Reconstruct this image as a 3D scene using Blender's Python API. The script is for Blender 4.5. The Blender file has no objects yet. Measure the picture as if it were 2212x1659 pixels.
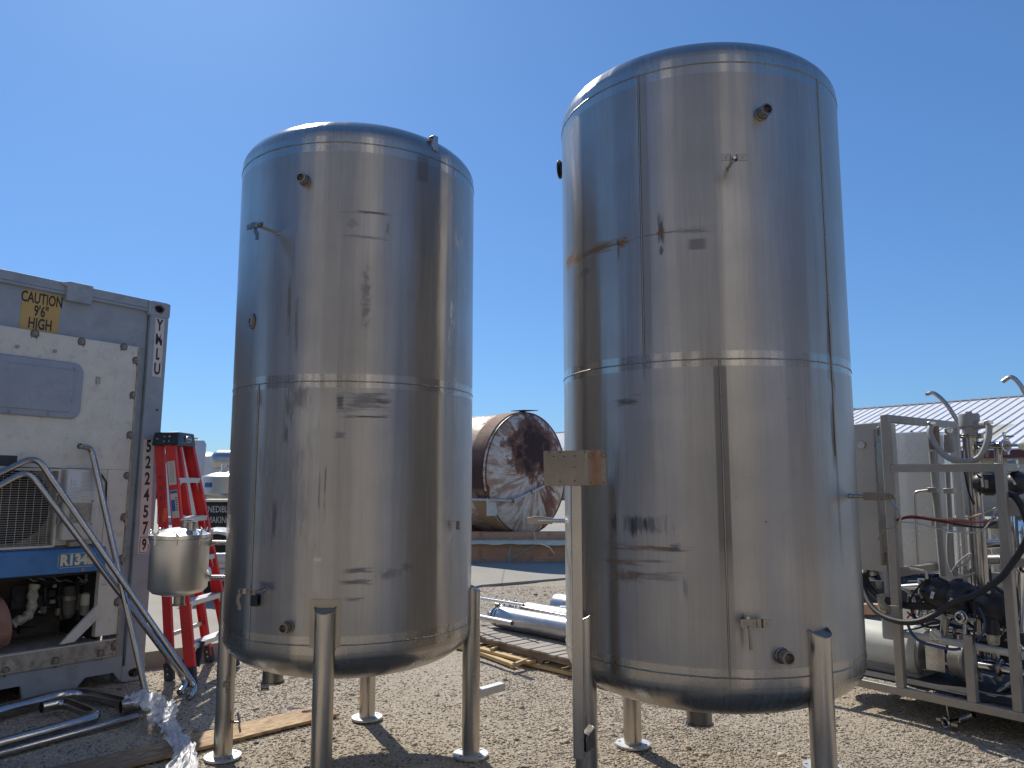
import bpy, math, random
import numpy as np
from mathutils import Matrix, Vector, noise as mnoise
random.seed(7); np.random.seed(7)
R_ = math.radians
scene = bpy.context.scene
COL = scene.collection

# ---------------------------------------------------------------- camera, sky, sun, exposure
FW, FH, FPX, PITCH, ROLL, CH = 2212.0, 1659.0, 1660.0, 0.1224, -0.0005, 1.5
cd = bpy.data.cameras.new('camera'); cam = bpy.data.objects.new('camera', cd); COL.objects.link(cam)
cd.sensor_fit = 'HORIZONTAL'; cd.sensor_width = 36.0; cd.lens = 36.0 * FPX / FW
cd.clip_start = 0.05; cd.clip_end = 3000
cam.location = (0, 0, CH); cam.rotation_euler = (math.pi/2 + PITCH, 0, 0)
scene.camera = cam
SUN_EL, SUN_AZ = 45.0, -26.0            # azimuth: degrees clockwise from +Y
world = bpy.data.worlds.new("World"); scene.world = world; world.use_nodes = True
wn = world.node_tree.nodes; wl = world.node_tree.links
bg = wn['Background']; sky = wn.new('ShaderNodeTexSky'); sky.sky_type = 'NISHITA'; sky.sun_disc = False
sky.sun_elevation = R_(SUN_EL); sky.sun_rotation = R_(SUN_AZ)
sky.altitude = 0; sky.air_density = 1.0; sky.dust_density = 0.35; sky.ozone_density = 4.0
gm = wn.new('ShaderNodeGamma'); gm.inputs[1].default_value = .74; wl.new(sky.outputs[0], gm.inputs[0])
mx = wn.new('ShaderNodeMix'); mx.data_type = 'RGBA'; mx.blend_type = 'MULTIPLY'; mx.inputs[0].default_value = 1; mx.inputs[7].default_value = (.655, 1.055, 1.56, 1)
wl.new(gm.outputs[0], mx.inputs[6]); wl.new(mx.outputs[2], bg.inputs[0]); bg.inputs[1].default_value = 0.12
sd = bpy.data.lights.new('sun', 'SUN'); so = bpy.data.objects.new('sun', sd); COL.objects.link(so)
sd.energy = 4.8; sd.angle = R_(0.5); sd.color = (1.0, 0.93, 0.82)
sdir = Vector((-math.sin(R_(SUN_AZ))*math.cos(R_(SUN_EL)), -math.cos(R_(SUN_AZ))*math.cos(R_(SUN_EL)), -math.sin(R_(SUN_EL))))
so.rotation_euler = sdir.to_track_quat('-Z', 'Y').to_euler(); so.location = (-6, 12, 14)
scene.view_settings.view_transform = 'Standard'; scene.view_settings.look = 'None'
scene.view_settings.exposure = 0.0; scene.view_settings.gamma = 1.0

# ---------------------------------------------------------------- measuring helpers (photo pixel -> point in the yard)
_f = Vector((0, math.cos(PITCH), math.sin(PITCH))); _u = Vector((0, -math.sin(PITCH), math.cos(PITCH))); _r = Vector((1, 0, 0))
_rt = _r*math.cos(ROLL) + _u*math.sin(ROLL); _up = _u*math.cos(ROLL) - _r*math.sin(ROLL)
EYE = Vector((0, 0, CH))
def ray(x, y): return _f + _rt*((x-FW/2)/FPX) - _up*((y-FH/2)/FPX)
def G(x, y, z=0.0): d = ray(x, y); return EYE + d*((z-CH)/d.z)
def A(x, y, Y): d = ray(x, y); return EYE + d*(Y/d.y)
def PL(x, y, P0, n): d = ray(x, y); return EYE + d*((P0-EYE).dot(n)/d.dot(n))
def frame(O, X, Y, Z=None):
    Z = Z or X.cross(Y)
    return Matrix(((X.x, Y.x, Z.x, O.x), (X.y, Y.y, Z.y, O.y), (X.z, Y.z, Z.z, O.z), (0, 0, 0, 1)))

# ---------------------------------------------------------------- materials
MATS = {}
class NT:
    def __init__(s, name):
        s.m = bpy.data.materials.new(name); s.m.use_nodes = True
        s.t = s.m.node_tree; s.b = s.t.nodes['Principled BSDF']; MATS[name] = s.m
    def n(s, kind, **k):
        nd = s.t.nodes.new(kind)
        for a, v in k.items():
            if a.startswith('i_'): nd.inputs[int(a[2:])].default_value = v
            else: setattr(nd, a, v)
        return nd
    def l(s, a, b): s.t.links.new(a, b)
    def math(s, op, a, b=None, c=None, clamp=False):
        nd = s.n('ShaderNodeMath', operation=op, use_clamp=clamp)
        for i, v in enumerate((a, b, c)):
            if v is None: continue
            if isinstance(v, (int, float)): nd.inputs[i].default_value = v
            else: s.l(v, nd.inputs[i])
        return nd.outputs[0]
    def mapr(s, v, a, b, c=0.0, d=1.0):
        nd = s.n('ShaderNodeMapRange'); s.l(v, nd.inputs[0])
        for i, q in enumerate((a, b, c, d)): nd.inputs[i+1].default_value = q
        return nd.outputs[0]
    def mix(s, f, a, b, mode='MIX'):
        nd = s.n('ShaderNodeMix', data_type='RGBA', blend_type=mode)
        for i, v in ((0, f), (6, a), (7, b)):
            if isinstance(v, (int, float)): nd.inputs[i].default_value = v
            elif isinstance(v, tuple): nd.inputs[i].default_value = (*v[:3], 1)
            else: s.l(v, nd.inputs[i])
        return nd.outputs[2]
    def noise(s, vec, scale, detail=3, rough=0.55, stretch=None):
        if stretch:
            mp = s.n('ShaderNodeMapping'); s.l(vec, mp.inputs[0]); mp.inputs['Scale'].default_value = stretch; vec = mp.outputs[0]
        nd = s.n('ShaderNodeTexNoise'); s.l(vec, nd.inputs['Vector']); nd.inputs['Scale'].default_value = scale
        nd.inputs['Detail'].default_value = detail; nd.inputs['Roughness'].default_value = rough
        return nd.outputs[0]
    def obj(s): return s.n('ShaderNodeTexCoord').outputs['Object']
    def bump(s, h, strength=0.3, dist=0.01, prev=None):
        nd = s.n('ShaderNodeBump'); s.l(h, nd.inputs['Height']); nd.inputs['Strength'].default_value = strength
        nd.inputs['Distance'].default_value = dist
        if prev: s.l(prev, nd.inputs['Normal'])
        return nd.outputs[0]
    def out(s, **k):
        for a, v in k.items():
            key = {'color': 'Base Color', 'rough': 'Roughness', 'metal': 'Metallic', 'normal': 'Normal', 'aniso': 'Anisotropic', 'alpha': 'Alpha', 'trans': 'Transmission Weight', 'coat': 'Coat Weight'}[a]
            if isinstance(v, (int, float)): s.b.inputs[key].default_value = v
            elif isinstance(v, tuple): s.b.inputs[key].default_value = (*v[:3], 1)
            else: s.l(v, s.b.inputs[key])
        return s.m

def paint(name, col, rough=0.5, metal=0.0, var=0.12, scale=6, dirt=None, dirt_amt=0.35, dscale=5, bump=0.15, bscale=60, stretch=(1, 1, 1)):
    t = NT(name); o = t.obj()
    n1 = t.noise(o, scale, 5, 0.6, stretch)
    lo = tuple(c*(1-var) for c in col); hi = tuple(min(1, c*(1+var)) for c in col)
    c = t.mix(t.mapr(n1, .3, .7), lo, hi)
    n2 = t.noise(o, dscale, 8, 0.7, stretch)
    if dirt: c = t.mix(t.mapr(n2, .62-dirt_amt*.3, .75, 0, min(1, dirt_amt*2)), c, dirt)
    rr = t.mapr(n2, .3, .7, max(.05, rough-.1), min(1, rough+.12))
    return t.out(color=c, rough=rr, metal=metal, normal=t.bump(t.noise(o, bscale, 3), bump, .004))

def steel(name, col=(.58, .56, .53), r0=.18, r1=.34, stretch=(1, 1, 1), scale=20, bump=.08, metal=1.0):
    if name == 'steel_cabinet': metal = .45
    t = NT(name); o = t.obj()
    n1 = t.noise(o, scale, 5, .6, stretch); n2 = t.noise(o, 3, 4, .6)
    c = t.mix(t.mapr(n2, .3, .7), tuple(x*.86 for x in col), tuple(min(1, x*1.08) for x in col))
    return t.out(color=c, rough=t.mapr(n1, .25, .75, r0, r1), metal=metal, normal=t.bump(n1, bump, .002))

paint('container_blue_grey', (.30, .345, .39), .5, dirt=(.12, .12, .12), dirt_amt=.25, var=.1)
paint('panel_white', (.64, .625, .57), .45, dirt=(.36, .31, .25), dirt_amt=.30, dscale=16, var=.08)
paint('panel_dirty', (.40, .37, .31), .6, dirt=(.13, .10, .075), dirt_amt=.6, dscale=14, var=.15)
paint('hatch_blue', (.30, .34, .42), .45, dirt=(.2, .2, .22), dirt_amt=.25, var=.08)
paint('label_amber', (.52, .34, .11), .5, var=.06, dirt=(.35, .25, .12), dirt_amt=.2)
paint('ink_black', (.02, .022, .03), .5, var=.2)
paint('label_white', (.62, .58, .54), .5, var=.06, dirt=(.35, .22, .14), dirt_amt=.25, dscale=20)
paint('band_blue', (.06, .20, .46), .38, var=.1, dirt=(.05, .08, .14), dirt_amt=.25)
paint('ink_yellow', (.75, .72, .45), .5, var=.06)
paint('bolt_dull', (.33, .30, .27), .5, .4, var=.2, scale=40)
paint('rust_ring', (.14, .11, .09), .8, var=.3, scale=40)
paint('rust', (.17, .075, .045), .85, var=.4, scale=25, dirt=(.06, .03, .03), dirt_amt=.4)
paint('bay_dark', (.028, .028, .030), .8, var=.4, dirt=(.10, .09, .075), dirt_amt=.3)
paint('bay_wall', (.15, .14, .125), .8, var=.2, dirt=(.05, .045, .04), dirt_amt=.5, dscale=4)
paint('compressor_red', (.32, .17, .13), .75, var=.25, dirt=(.15, .1, .08), dirt_amt=.5)
paint('tape_white', (.46, .45, .36), .8, var=.2, dirt=(.08, .075, .06), dirt_amt=.6, dscale=25, bump=.6, bscale=30)
paint('black_rubber', (.016, .016, .018), .55, var=.3)
paint('black_plastic', (.018, .02, .026), .42, var=.2, bump=.05)
paint('plastic_navy', (.018, .03, .05), .45, var=.15)
paint('ladder_red', (.68, .045, .045), .42, var=.14, dirt=(.25, .04, .04), dirt_amt=.35, scale=4)
paint('alu', (.62, .63, .65), .35, .9, var=.08)
paint('orange', (.75, .12, .03), .5)
paint('pvc_grey', (.33, .33, .32), .5, var=.06)
paint('pvc_white', (.6, .6, .56), .45, var=.06)
paint('motor_white', (.68, .68, .60), .42, var=.05, dirt=(.3, .28, .22), dirt_amt=.2)
paint('frame_matt', (.34, .32, .29), .45, .45, var=.08, scale=12, dirt=(.25, .22, .19), dirt_amt=.25)
paint('cardboard', (.56, .34, .21), .75, var=.12, scale=3, dirt=(.2, .11, .07), dirt_amt=.3)
paint('sheet_cream', (.80, .70, .50), .7, var=.08)
paint('wire_red', (.45, .02, .03), .5); paint('wire_tan', (.55, .36, .22), .5); paint('wire_blue', (.03, .07, .2), .5); paint('wire_grey', (.4, .4, .42), .5)
paint('tarp_black', (.012, .013, .016), .45, var=.3, bump=.8, bscale=9)
paint('car_white', (.70, .71, .70), .3, var=.04)
paint('green_cord', (.25, .45, .38), .6)
paint('tank_white', (.68, .68, .67), .4, var=.05, dirt=(.4, .36, .3), dirt_amt=.2)
paint('far_roof', (.18, .175, .17), .7); paint('far_wall', (.05, .055, .065), .8); paint('maroon', (.10, .018, .022), .5)
paint('tag_blue', (.03, .12, .42), .5)
paint('notice_paper', (.60, .62, .66), .5, var=.05)
steel('steel_tube', (.45, .44, .43), .18, .27, scale=30, bump=.03)
steel('steel_leg', (.53, .50, .46), .24, .40, (1, 1, .15), scale=40)
steel('steel_mirror', (.70, .70, .70), .07, .14, scale=4, bump=.25)
steel('steel_vessel', (.72, .70, .66), .34, .46, (1, 1, .2), scale=25)
steel('steel_cabinet', (.46, .44, .40), .36, .46, (1, 1, .2), scale=30)
steel('steel_dark', (.30, .28, .26), .22, .4, scale=20)
steel('steel_bright', (.72, .72, .70), .2, .32, scale=25)
paint('plate_galv', (.55, .56, .55), .5, .5, var=.1, scale=25)

def wood(name, c1, c2, scale=8, st=(1, .08, 1), rough=.75, bumpv=.3):
    t = NT(name); o = t.obj()
    n1 = t.noise(o, scale*6, 6, .65, st); n2 = t.noise(o, scale, 4, .6)
    c = t.mix(t.mapr(n1, .35, .65), c1, c2); c = t.mix(t.mapr(n2, .5, .8, 0, .5), c, tuple(x*.55 for x in c1))
    return t.out(color=c, rough=rough, normal=t.bump(n1, bumpv, .003))
wood('wood_yellow', (.52, .36, .17), (.66, .50, .27), 4, (.08, 1, 1))
wood('wood_pallet', (.27, .24, .20), (.44, .40, .35), 6, (1, .08, 1))
wood('wood_stringer', (.20, .15, .11), (.30, .23, .17), 6, (.08, 1, 1))
def osb():
    t = NT('osb_board'); o = t.obj()
    mp = t.n('ShaderNodeMapping'); t.l(o, mp.inputs[0]); mp.inputs['Scale'].default_value = (22, 60, 30)
    v = t.n('ShaderNodeTexVoronoi'); t.l(mp.outputs[0], v.inputs['Vector']); v.inputs['Scale'].default_value = 1.0
    n = t.noise(o, 40, 6, .7, (.3, 1, 1)); n0 = t.noise(o, 2.2, 4, .6)
    sc_ = t.n('ShaderNodeSeparateColor'); t.l(v.outputs['Color'], sc_.inputs[0]); c = t.mix(sc_.outputs[0], (.30, .18, .085), (.68, .50, .28))
    c = t.mix(t.mapr(n, .3, .7, 0, .6), c, (.22, .13, .07)); 
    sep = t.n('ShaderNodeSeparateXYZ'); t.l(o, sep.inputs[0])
    shade_end = t.mapr(t.math('ADD', sep.outputs[0], t.math('MULTIPLY', n0, .5)), .35, -.35, 0, .75)  # shade over the near end, put into the board's colour
    c = t.mix(shade_end, c, (.15, .09, .055))
    return t.out(color=c, rough=.8, normal=t.bump(v.outputs['Distance'], .35, .004))
osb()

def gravel_mats():
    t = NT('gravel'); o = t.obj()
    v = t.n('ShaderNodeTexVoronoi'); t.l(o, v.inputs['Vector']); v.inputs['Scale'].default_value = 105
    v2 = t.n('ShaderNodeTexVoronoi'); t.l(o, v2.inputs['Vector']); v2.inputs['Scale'].default_value = 24
    hs = t.n('ShaderNodeSeparateColor'); t.l(v.outputs['Color'], hs.inputs[0])
    c = t.mix(t.mapr(hs.outputs[0], 0, 1), (.29, .245, .185), (.46, .395, .30))
    c = t.mix(t.mapr(hs.outputs[1], .9, .96), c, (.27, .24, .20))
    c = t.mix(t.mapr(hs.outputs[2], .8, .9), c, (.56, .50, .41))
    big = t.noise(o, .9, 5, .6)
    c = t.mix(t.mapr(big, .42, .68, 0, .7), c, (.35, .295, .21))
    h = t.math('ADD', t.mapr(v.outputs['Distance'], 0, .7, 1, 0), t.mapr(v2.outputs['Distance'], 0, .7, .5, 0))
    t.out(color=c, rough=.9, normal=t.bump(h, .6, .008))
    t = NT('stone'); o = t.obj()
    g = t.n('ShaderNodeNewGeometry')
    ra = g.outputs['Random Per Island']
    cr = t.n('ShaderNodeValToRGB'); t.l(ra, cr.inputs[0]); e = cr.color_ramp.elements
    e[0].position = 0; e[0].color = (.20, .17, .135, 1); e[1].position = 1; e[1].color = (.55, .50, .41, 1)
    for p, q in ((.07, (.10, .10, .105)), (.15, (.22, .185, .15)), (.4, (.37, .31, .24)), (.55, (.43, .355, .275)), (.7, (.47, .41, .32)), (.85, (.30, .28, .245)), (.93, (.56, .50, .41))):
        k = e.new(p); k.color = (*q, 1)
    t.out(color=t.mix(1.0, cr.outputs[0], (1.0, .97, .915), 'MULTIPLY'), rough=.85)
    t = NT('concrete'); o = t.obj()
    n1 = t.noise(o, 1.2, 6, .65); n2 = t.noise(o, 40, 5, .7)
    c = t.mix(t.mapr(n1, .3, .7), (.29, .268, .222), (.37, .345, .292)); c = t.mix(t.mapr(n2, .4, .8, 0, .5), c, (.25, .228, .19))
    wv = t.n('ShaderNodeTexVoronoi', feature='DISTANCE_TO_EDGE'); t.l(o, wv.inputs['Vector']); wv.inputs['Scale'].default_value = .25
    c = t.mix(t.mapr(wv.outputs[0], .0, .004, .7, 0), c, (.12, .11, .10))
    t.out(color=c, rough=.85, normal=t.bump(n2, .3, .004))
gravel_mats()

def tank_rust_mat():
    t = NT('white_paint_rusted'); o = t.obj()
    sep = t.n('ShaderNodeSeparateXYZ'); t.l(o, sep.inputs[0])   # local x = axis, y across (left in view +), z up
    yy, zz = t.math('MULTIPLY', sep.outputs[1], -1.0), sep.outputs[2]
    # rust streams run from the middle out and down: polar noise on the end, plain on the body
    ang = t.math('ARCTAN2', zz, yy); rad = t.math('SQRT', t.math('ADD', t.math('MULTIPLY', yy, yy), t.math('MULTIPLY', zz, zz)))
    cmb = t.n('ShaderNodeCombineXYZ'); t.l(t.math('MULTIPLY', ang, 3.2), cmb.inputs[0]); t.l(t.math('MULTIPLY', rad, 1.1), cmb.inputs[1]); t.l(t.math('MULTIPLY', sep.outputs[0], .8), cmb.inputs[2])
    n1 = t.noise(cmb.outputs[0], 2.2, 9, .68); n2 = t.noise(o, 3.0, 8, .7); n3 = t.noise(o, 9, 6, .7)
    base = t.mix(t.mapr(n3, .3, .7), (.55, .49, .41), (.74, .71, .64))
    # big dark patch, upper middle/right of the end
    dy = t.math('ADD', yy, .05); dz = t.math('SUBTRACT', zz, .46)
    dd = t.math('SQRT', t.math('ADD', t.math('MULTIPLY', dy, dy), t.math('MULTIPLY', t.math('MULTIPLY', dz, dz), 1.1)))
    patch = t.math('ADD', t.mapr(dd, .15, 1.05, .78, -.30), t.math('MULTIPLY', t.math('SUBTRACT', n2, .5), 2.4))
    dl = t.math('ADD', t.math('ABSOLUTE', t.math('ADD', t.math('ADD', yy, .28), t.math('MULTIPLY', zz, -.35))), 0.0)
    low = t.math('MULTIPLY', t.mapr(dl, .05, .42, .32, -.1), t.mapr(zz, -.1, -.35, 0, 1))
    allm = t.math('MAXIMUM', patch, t.math('ADD', low, t.math('MULTIPLY', t.math('SUBTRACT', n1, .5), .9)))
    gen = t.mapr(n1, .45, .56, 0, .85)
    c = t.mix(gen, base, (.36, .20, .12))
    c = t.mix(t.mapr(allm, .10, .24, 0, .95), c, (.20, .085, .05)); c = t.mix(t.mapr(allm, .28, .62), c, (.042, .018, .017))
    t.out(color=c, rough=t.mapr(allm, 0, .3, .5, .75), normal=t.bump(n3, .2, .01))
    t = NT('strap_rust'); o = t.obj(); n2 = t.noise(o, 5, 8, .7); sep = t.n('ShaderNodeSeparateXYZ'); t.l(o, sep.inputs[0])
    c = t.mix(t.mapr(n2, .35, .65), (.20, .10, .065), (.33, .21, .13)); c = t.mix(t.mapr(sep.outputs[2], .55, .1), c, (.06, .028, .025))
    c = t.mix(t.mapr(sep.outputs[2], -.25, -.45), c, (.36, .25, .14))
    t.out(color=c, rough=.8)
tank_rust_mat()

def roof_mat():
    t = NT('roof_white'); o = t.obj(); sep = t.n('ShaderNodeSeparateXYZ'); t.l(o, sep.inputs[0])
    n = t.noise(o, .25, 3, .6); n2 = t.noise(o, 4, 5, .6)
    c = t.mix(t.mapr(n2, .3, .7), (.80, .80, .79), (.86, .86, .85))
    fx = t.math('FRACT', t.math('MULTIPLY', sep.outputs[0], .105)); fy = t.math('FRACT', t.math('MULTIPLY', sep.outputs[2], .42))
    pane = t.math('MULTIPLY', t.math('LESS_THAN', fx, .09), t.math('LESS_THAN', fy, .55))
    c = t.mix(t.math('MULTIPLY', pane, .8), c, (.55, .50, .36))
    t.out(color=c, rough=.45, metal=.1)
    t = NT('wall_block'); o = t.obj()
    br = t.n('ShaderNodeTexBrick'); mp = t.n('ShaderNodeMapping'); t.l(o, mp.inputs[0]); mp.inputs['Rotation'].default_value = (math.pi/2, 0, 0)
    t.l(mp.outputs[0], br.inputs['Vector']); br.inputs['Scale'].default_value = 1.0; br.inputs['Brick Width'].default_value = .4; br.inputs['Row Height'].default_value = .2
    br.inputs['Mortar Size'].default_value = .008
    br.inputs['Color1'].default_value = (.42, .36, .27, 1); br.inputs['Color2'].default_value = (.38, .33, .25, 1); br.inputs['Mortar'].default_value = (.30, .26, .2, 1)
    t.out(color=br.outputs[0], rough=.85)
roof_mat()

def film_mat():
    t = NT('plastic_film'); o = t.obj(); n = t.noise(o, 14, 6, .7)
    t.out(color=(.82, .83, .84), rough=.3, alpha=t.mapr(n, .35, .65, .45, .92), normal=t.bump(n, .5, .01))
film_mat()

def tank_material(name, R, seams, stains, vseams, seed):
    """Brushed stainless shell. UV: u = metres round the shell from its front (-Y), v = height."""
    t = NT(name); uv = t.n('ShaderNodeUVMap').outputs[0]
    sep = t.n('ShaderNodeSeparateXYZ'); t.l(uv, sep.inputs[0]); u, v = sep.outputs[0], sep.outputs[1]
    off = t.n('ShaderNodeMapping'); t.l(uv, off.inputs[0]); off.inputs['Location'].default_value = (seed, seed*.37, 0); w = off.outputs[0]
    wave = t.noise(w, 1.0, 2, .45, (3.0, .22, 1))            # oil-canning of the rolled sheet
    wave2 = t.noise(w, 1.0, 2, .5, (10.0, .30, 1))
    brush = t.noise(w, 1.0, 6, .7, (70, 2.2, 1))              # brushing / water runs down the sheet
    fine = t.noise(w, 1.0, 3, .7, (420, 6, 1))
    cloud = t.noise(w, 1.6, 6, .62); smear = t.noise(w, 1.0, 5, .65, (5, 1.2, 1))
    col = t.mix(t.mapr(brush, .3, .7), (.405, .385, .36), (.51, .487, .458))
    col = t.mix(t.mapr(cloud, .35, .72, 0, .55), col, (.33, .312, .288))
    rough = t.math('ADD', t.mapr(brush, .25, .75, .34, .44), t.mapr(cloud, .3, .7, -.04, .05))
    metal = None
    # polished weld bands
    band = None
    for (z0, up, dn) in seams:
        n = t.math('ADD', v, t.math('MULTIPLY', t.math('SUBTRACT', smear, .5), .004))
        m = t.math('MULTIPLY', t.mapr(n, z0-dn-.002, z0-dn+.002), t.mapr(n, z0+up+.002, z0+up-.002))
        band = m if band is None else t.math('MAXIMUM', band, m)
    col = t.mix(t.math('MULTIPLY', band, .45), col, (.54, .51, .465))
    hb = t.noise(w, 1.0, 2, .6, (4, 90, 1))
    rough = t.math('ADD', rough, t.math('MULTIPLY', band, t.mapr(hb, .3, .7, -.13, -.11)))
    zb_, zt_ = seams[0][0], seams[2][0]; dm2 = t.math('MAXIMUM', t.mapr(v, zb_-.05, zb_-.07), t.mapr(v, zt_+.05, zt_+.07)); rough = t.math('SUBTRACT', rough, t.math('MULTIPLY', dm2, .12))
    for (u0, du, z0, z1, c, amt) in vseams:
        a = t.mapr(t.math('ABSOLUTE', t.math('SUBTRACT', u, u0)), du, du*.85)
        m = t.math('MULTIPLY', t.math('MULTIPLY', a, t.mapr(v, z0-.1, z0+.1)), t.mapr(v, z1+.005, z1-.005))
        col = t.mix(t.math('MULTIPLY', m, amt), col, c); rough = t.math('ADD', rough, t.math('MULTIPLY', m, .06))
    nv = t.noise(w, 1.0, 6, .75, (45, 5, 1)); nh = t.noise(w, 1.0, 6, .75, (6, 60, 1)); nb = t.noise(w, 28, 7, .75)
    PAL = {'dark': (.06, .057, .057), 'rust': (.24, .115, .045), 'light': (.66, .65, .62), 'brown': (.20, .165, .12), 'warm': (.50, .42, .31), 'grey': (.17, .165, .17)}
    for (u0, v0, du, dv, kind, cn, amt) in stains:
        a = t.math('DIVIDE', t.math('ABSOLUTE', t.math('SUBTRACT', u, u0)), du); b = t.math('DIVIDE', t.math('ABSOLUTE', t.math('SUBTRACT', v, v0)), dv)
        if kind == 's':
            m = t.math('MULTIPLY', t.mapr(a, 1.25, .7), t.mapr(b, 1.15, .8)); m = t.math('MULTIPLY', m, amt)
        else:
            d = t.math('MAXIMUM', a, b) if kind != 'b' else t.math('SQRT', t.math('ADD', t.math('MULTIPLY', a, a), t.math('MULTIPLY', b, b)))
            nn = {'v': nv, 'h': nh, 'b': nb}[kind]
            q = t.math('ADD', t.mapr(d, .2, 1.2, .34, -.26), t.math('MULTIPLY', t.math('SUBTRACT', nn, .5), 1.6))
            m = t.mapr(q, .03, .32, 0, amt)
        col = t.mix(m, col, PAL[cn])
        if kind != 's': metal = m if metal is None else t.math('MAXIMUM', metal, m)
        if cn != 'light': rough = t.math('ADD', rough, t.math('MULTIPLY', m, .22))
    dn_ = t.noise(w, 1.0, 4, .7, (16, 5, 1)); dm_ = t.math('MULTIPLY', t.mapr(t.math('ABSOLUTE', t.math('SUBTRACT', u, R*1.22)), .26, .08), t.mapr(dn_, .58, .70)); b1 = t.bump(dm_, .5, .004); b1 = t.bump(wave, 1.0, .024, b1); b1 = t.bump(wave2, 1.0, .0035, b1); b1 = t.bump(brush, .25, .0006, b1); b1 = t.bump(fine, .35, .0002, b1)
    t.out(color=col, rough=rough, metal=t.mapr(metal, 0, 1, 1, .25), normal=b1)
    t.b.inputs['Anisotropic'].default_value = 0.78; t.b.inputs['Anisotropic Rotation'].default_value = 0.25
    tn = t.n('ShaderNodeTangent', direction_type='RADIAL', axis='Z'); t.l(tn.outputs[0], t.b.inputs['Tangent'])
    return t.m

# ---------------------------------------------------------------- mesh builder
class MB:
    def __init__(s): s.v = []; s.f = []; s.uv = {}
    def add(s, vs, fs, M=None, uvs=None):
        b = len(s.v); s.v += [tuple(M @ Vector(p)) if M else tuple(p) for p in vs]
        for i, f in enumerate(fs):
            if uvs: s.uv[len(s.f)] = uvs[i]
            s.f.append(tuple(b+j for j in f))
        return s
    def box(s, c, d, M=None, rot=None):
        x, y, z = (q/2 for q in d); vs = [Vector((a, b, e)) for a in (-x, x) for b in (-y, y) for e in (-z, z)]
        if rot: vs = [rot @ q for q in vs]
        vs = [q + Vector(c) for q in vs]
        return s.add(vs, [(0, 1, 3, 2), (4, 6, 7, 5), (0, 4, 5, 1), (2, 3, 7, 6), (0, 2, 6, 4), (1, 5, 7, 3)], M)
    def bar(s, p0, p1, w, h, up=(0, 0, 1), M=None):
        p0, p1 = Vector(p0), Vector(p1); d = (p1-p0).normalized(); U = Vector(up); S = d.cross(U).normalized(); U = S.cross(d)
        vs = [p + S*(a*w/2) + U*(b*h/2) for p in (p0, p1) for a, b in ((-1, -1), (1, -1), (1, 1), (-1, 1))]
        return s.add(vs, [(0, 1, 2, 3), (7, 6, 5, 4), (0, 4, 5, 1), (1, 5, 6, 2), (2, 6, 7, 3), (3, 7, 4, 0)], M)
    def tube(s, pts, r, n=16, M=None, wall=None, cap=True):
        pts = [Vector(p) for p in pts]; rs = r if isinstance(r, (list, tuple)) else [r]*len(pts)
        T = [(pts[min(i+1, len(pts)-1)] - pts[max(i-1, 0)]).normalized() for i in range(len(pts))]
        N = T[0].orthogonal().normalized(); rings = []
        for i, p in enumerate(pts):
            N = (N - T[i]*N.dot(T[i])).normalized(); B = T[i].cross(N)
            rings.append((p, N.copy(), B, rs[i]))
        vs = []; fs = []
        for p, N_, B, rr in rings: vs += [p + (N_*math.cos(2*math.pi*k/n) + B*math.sin(2*math.pi*k/n))*rr for k in range(n)]
        L = len(pts)
        for i in range(L-1):
            for k in range(n): fs.append((i*n+k, i*n+(k+1) % n, (i+1)*n+(k+1) % n, (i+1)*n+k))
        if wall:
            for e, (i, sgn) in enumerate(((0, 1), (L-1, -1))):
                p, N_, B, rr = rings[i]; base = len(vs)
                for dd in (0, min(.15, ((pts[1]-pts[0]).length if i == 0 else (pts[-1]-pts[-2]).length)*.48)):
                    q = p + T[i]*sgn*dd
                    vs += [q + (N_*math.cos(2*math.pi*k/n) + B*math.sin(2*math.pi*k/n))*(rr-wall) for k in range(n)]
                for k in range(n):
                    k2 = (k+1) % n; o = i*n
                    fs.append((o+k, base+k, base+k2, o+k2) if e == 0 else (o+k2, base+k2, base+k, o+k))
                    fs.append((base+k, base+n+k, base+n+k2, base+k2) if e == 0 else (base+k2, base+n+k2, base+n+k, base+k))
                fs.append(tuple(base+n+k for k in range(n)) if e else tuple(base+n+k for k in range(n-1, -1, -1)))
        elif cap:
            fs.append(tuple(range(n-1, -1, -1))); fs.append(tuple((L-1)*n+k for k in range(n)))
        return s.add(vs, fs, M)
    def cyl(s, p0, p1, r, r1=None, n=20, M=None): return s.tube([p0, p1], [r, r if r1 is None else r1], n, M)
    def lathe(s, prof, M=None, n=48, uvR=None):
        vs = []; fs = []; uvs = []
        closed0 = prof[0][0] < 1e-6; closed1 = prof[-1][0] < 1e-6
        pr = prof[1:] if closed0 else prof; pr = pr[:-1] if closed1 else pr
        # angle 0 at the back (+Y) so the front (-Y) is u = 0
        for r, z in pr: vs += [(r*math.sin(2*math.pi*k/n+math.pi+math.pi), r*math.cos(2*math.pi*k/n), z) for k in range(n)]
        L = len(pr)
        def U(k): return (2*math.pi*k/n - math.pi) * (uvR or 1) * -1
        for i in range(L-1):
            for k in range(n):
                fs.append((i*n+k, (i+1)*n+k, (i+1)*n+(k+1) % n, i*n+(k+1) % n))
                uvs.append(((U(k), pr[i][1]), (U(k), pr[i+1][1]), (U(k+1), pr[i+1][1]), (U(k+1), pr[i][1])))
        if closed0:
            vs.append((0, 0, prof[0][1])); c = len(vs)-1
            for k in range(n): fs.append((c, k, (k+1) % n)); uvs.append(((U(k), prof[0][1]-.3), (U(k), pr[0][1]), (U(k+1), pr[0][1])))
        if closed1:
            vs.append((0, 0, prof[-1][1])); c = len(vs)-1; o = (L-1)*n
            for k in range(n): fs.append((c, o+(k+1) % n, o+k)); uvs.append(((U(k), prof[-1][1]+.3), (U(k+1), pr[-1][1]), (U(k), pr[-1][1])))
        return s.add(vs, fs, M, uvs if uvR else None)
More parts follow.
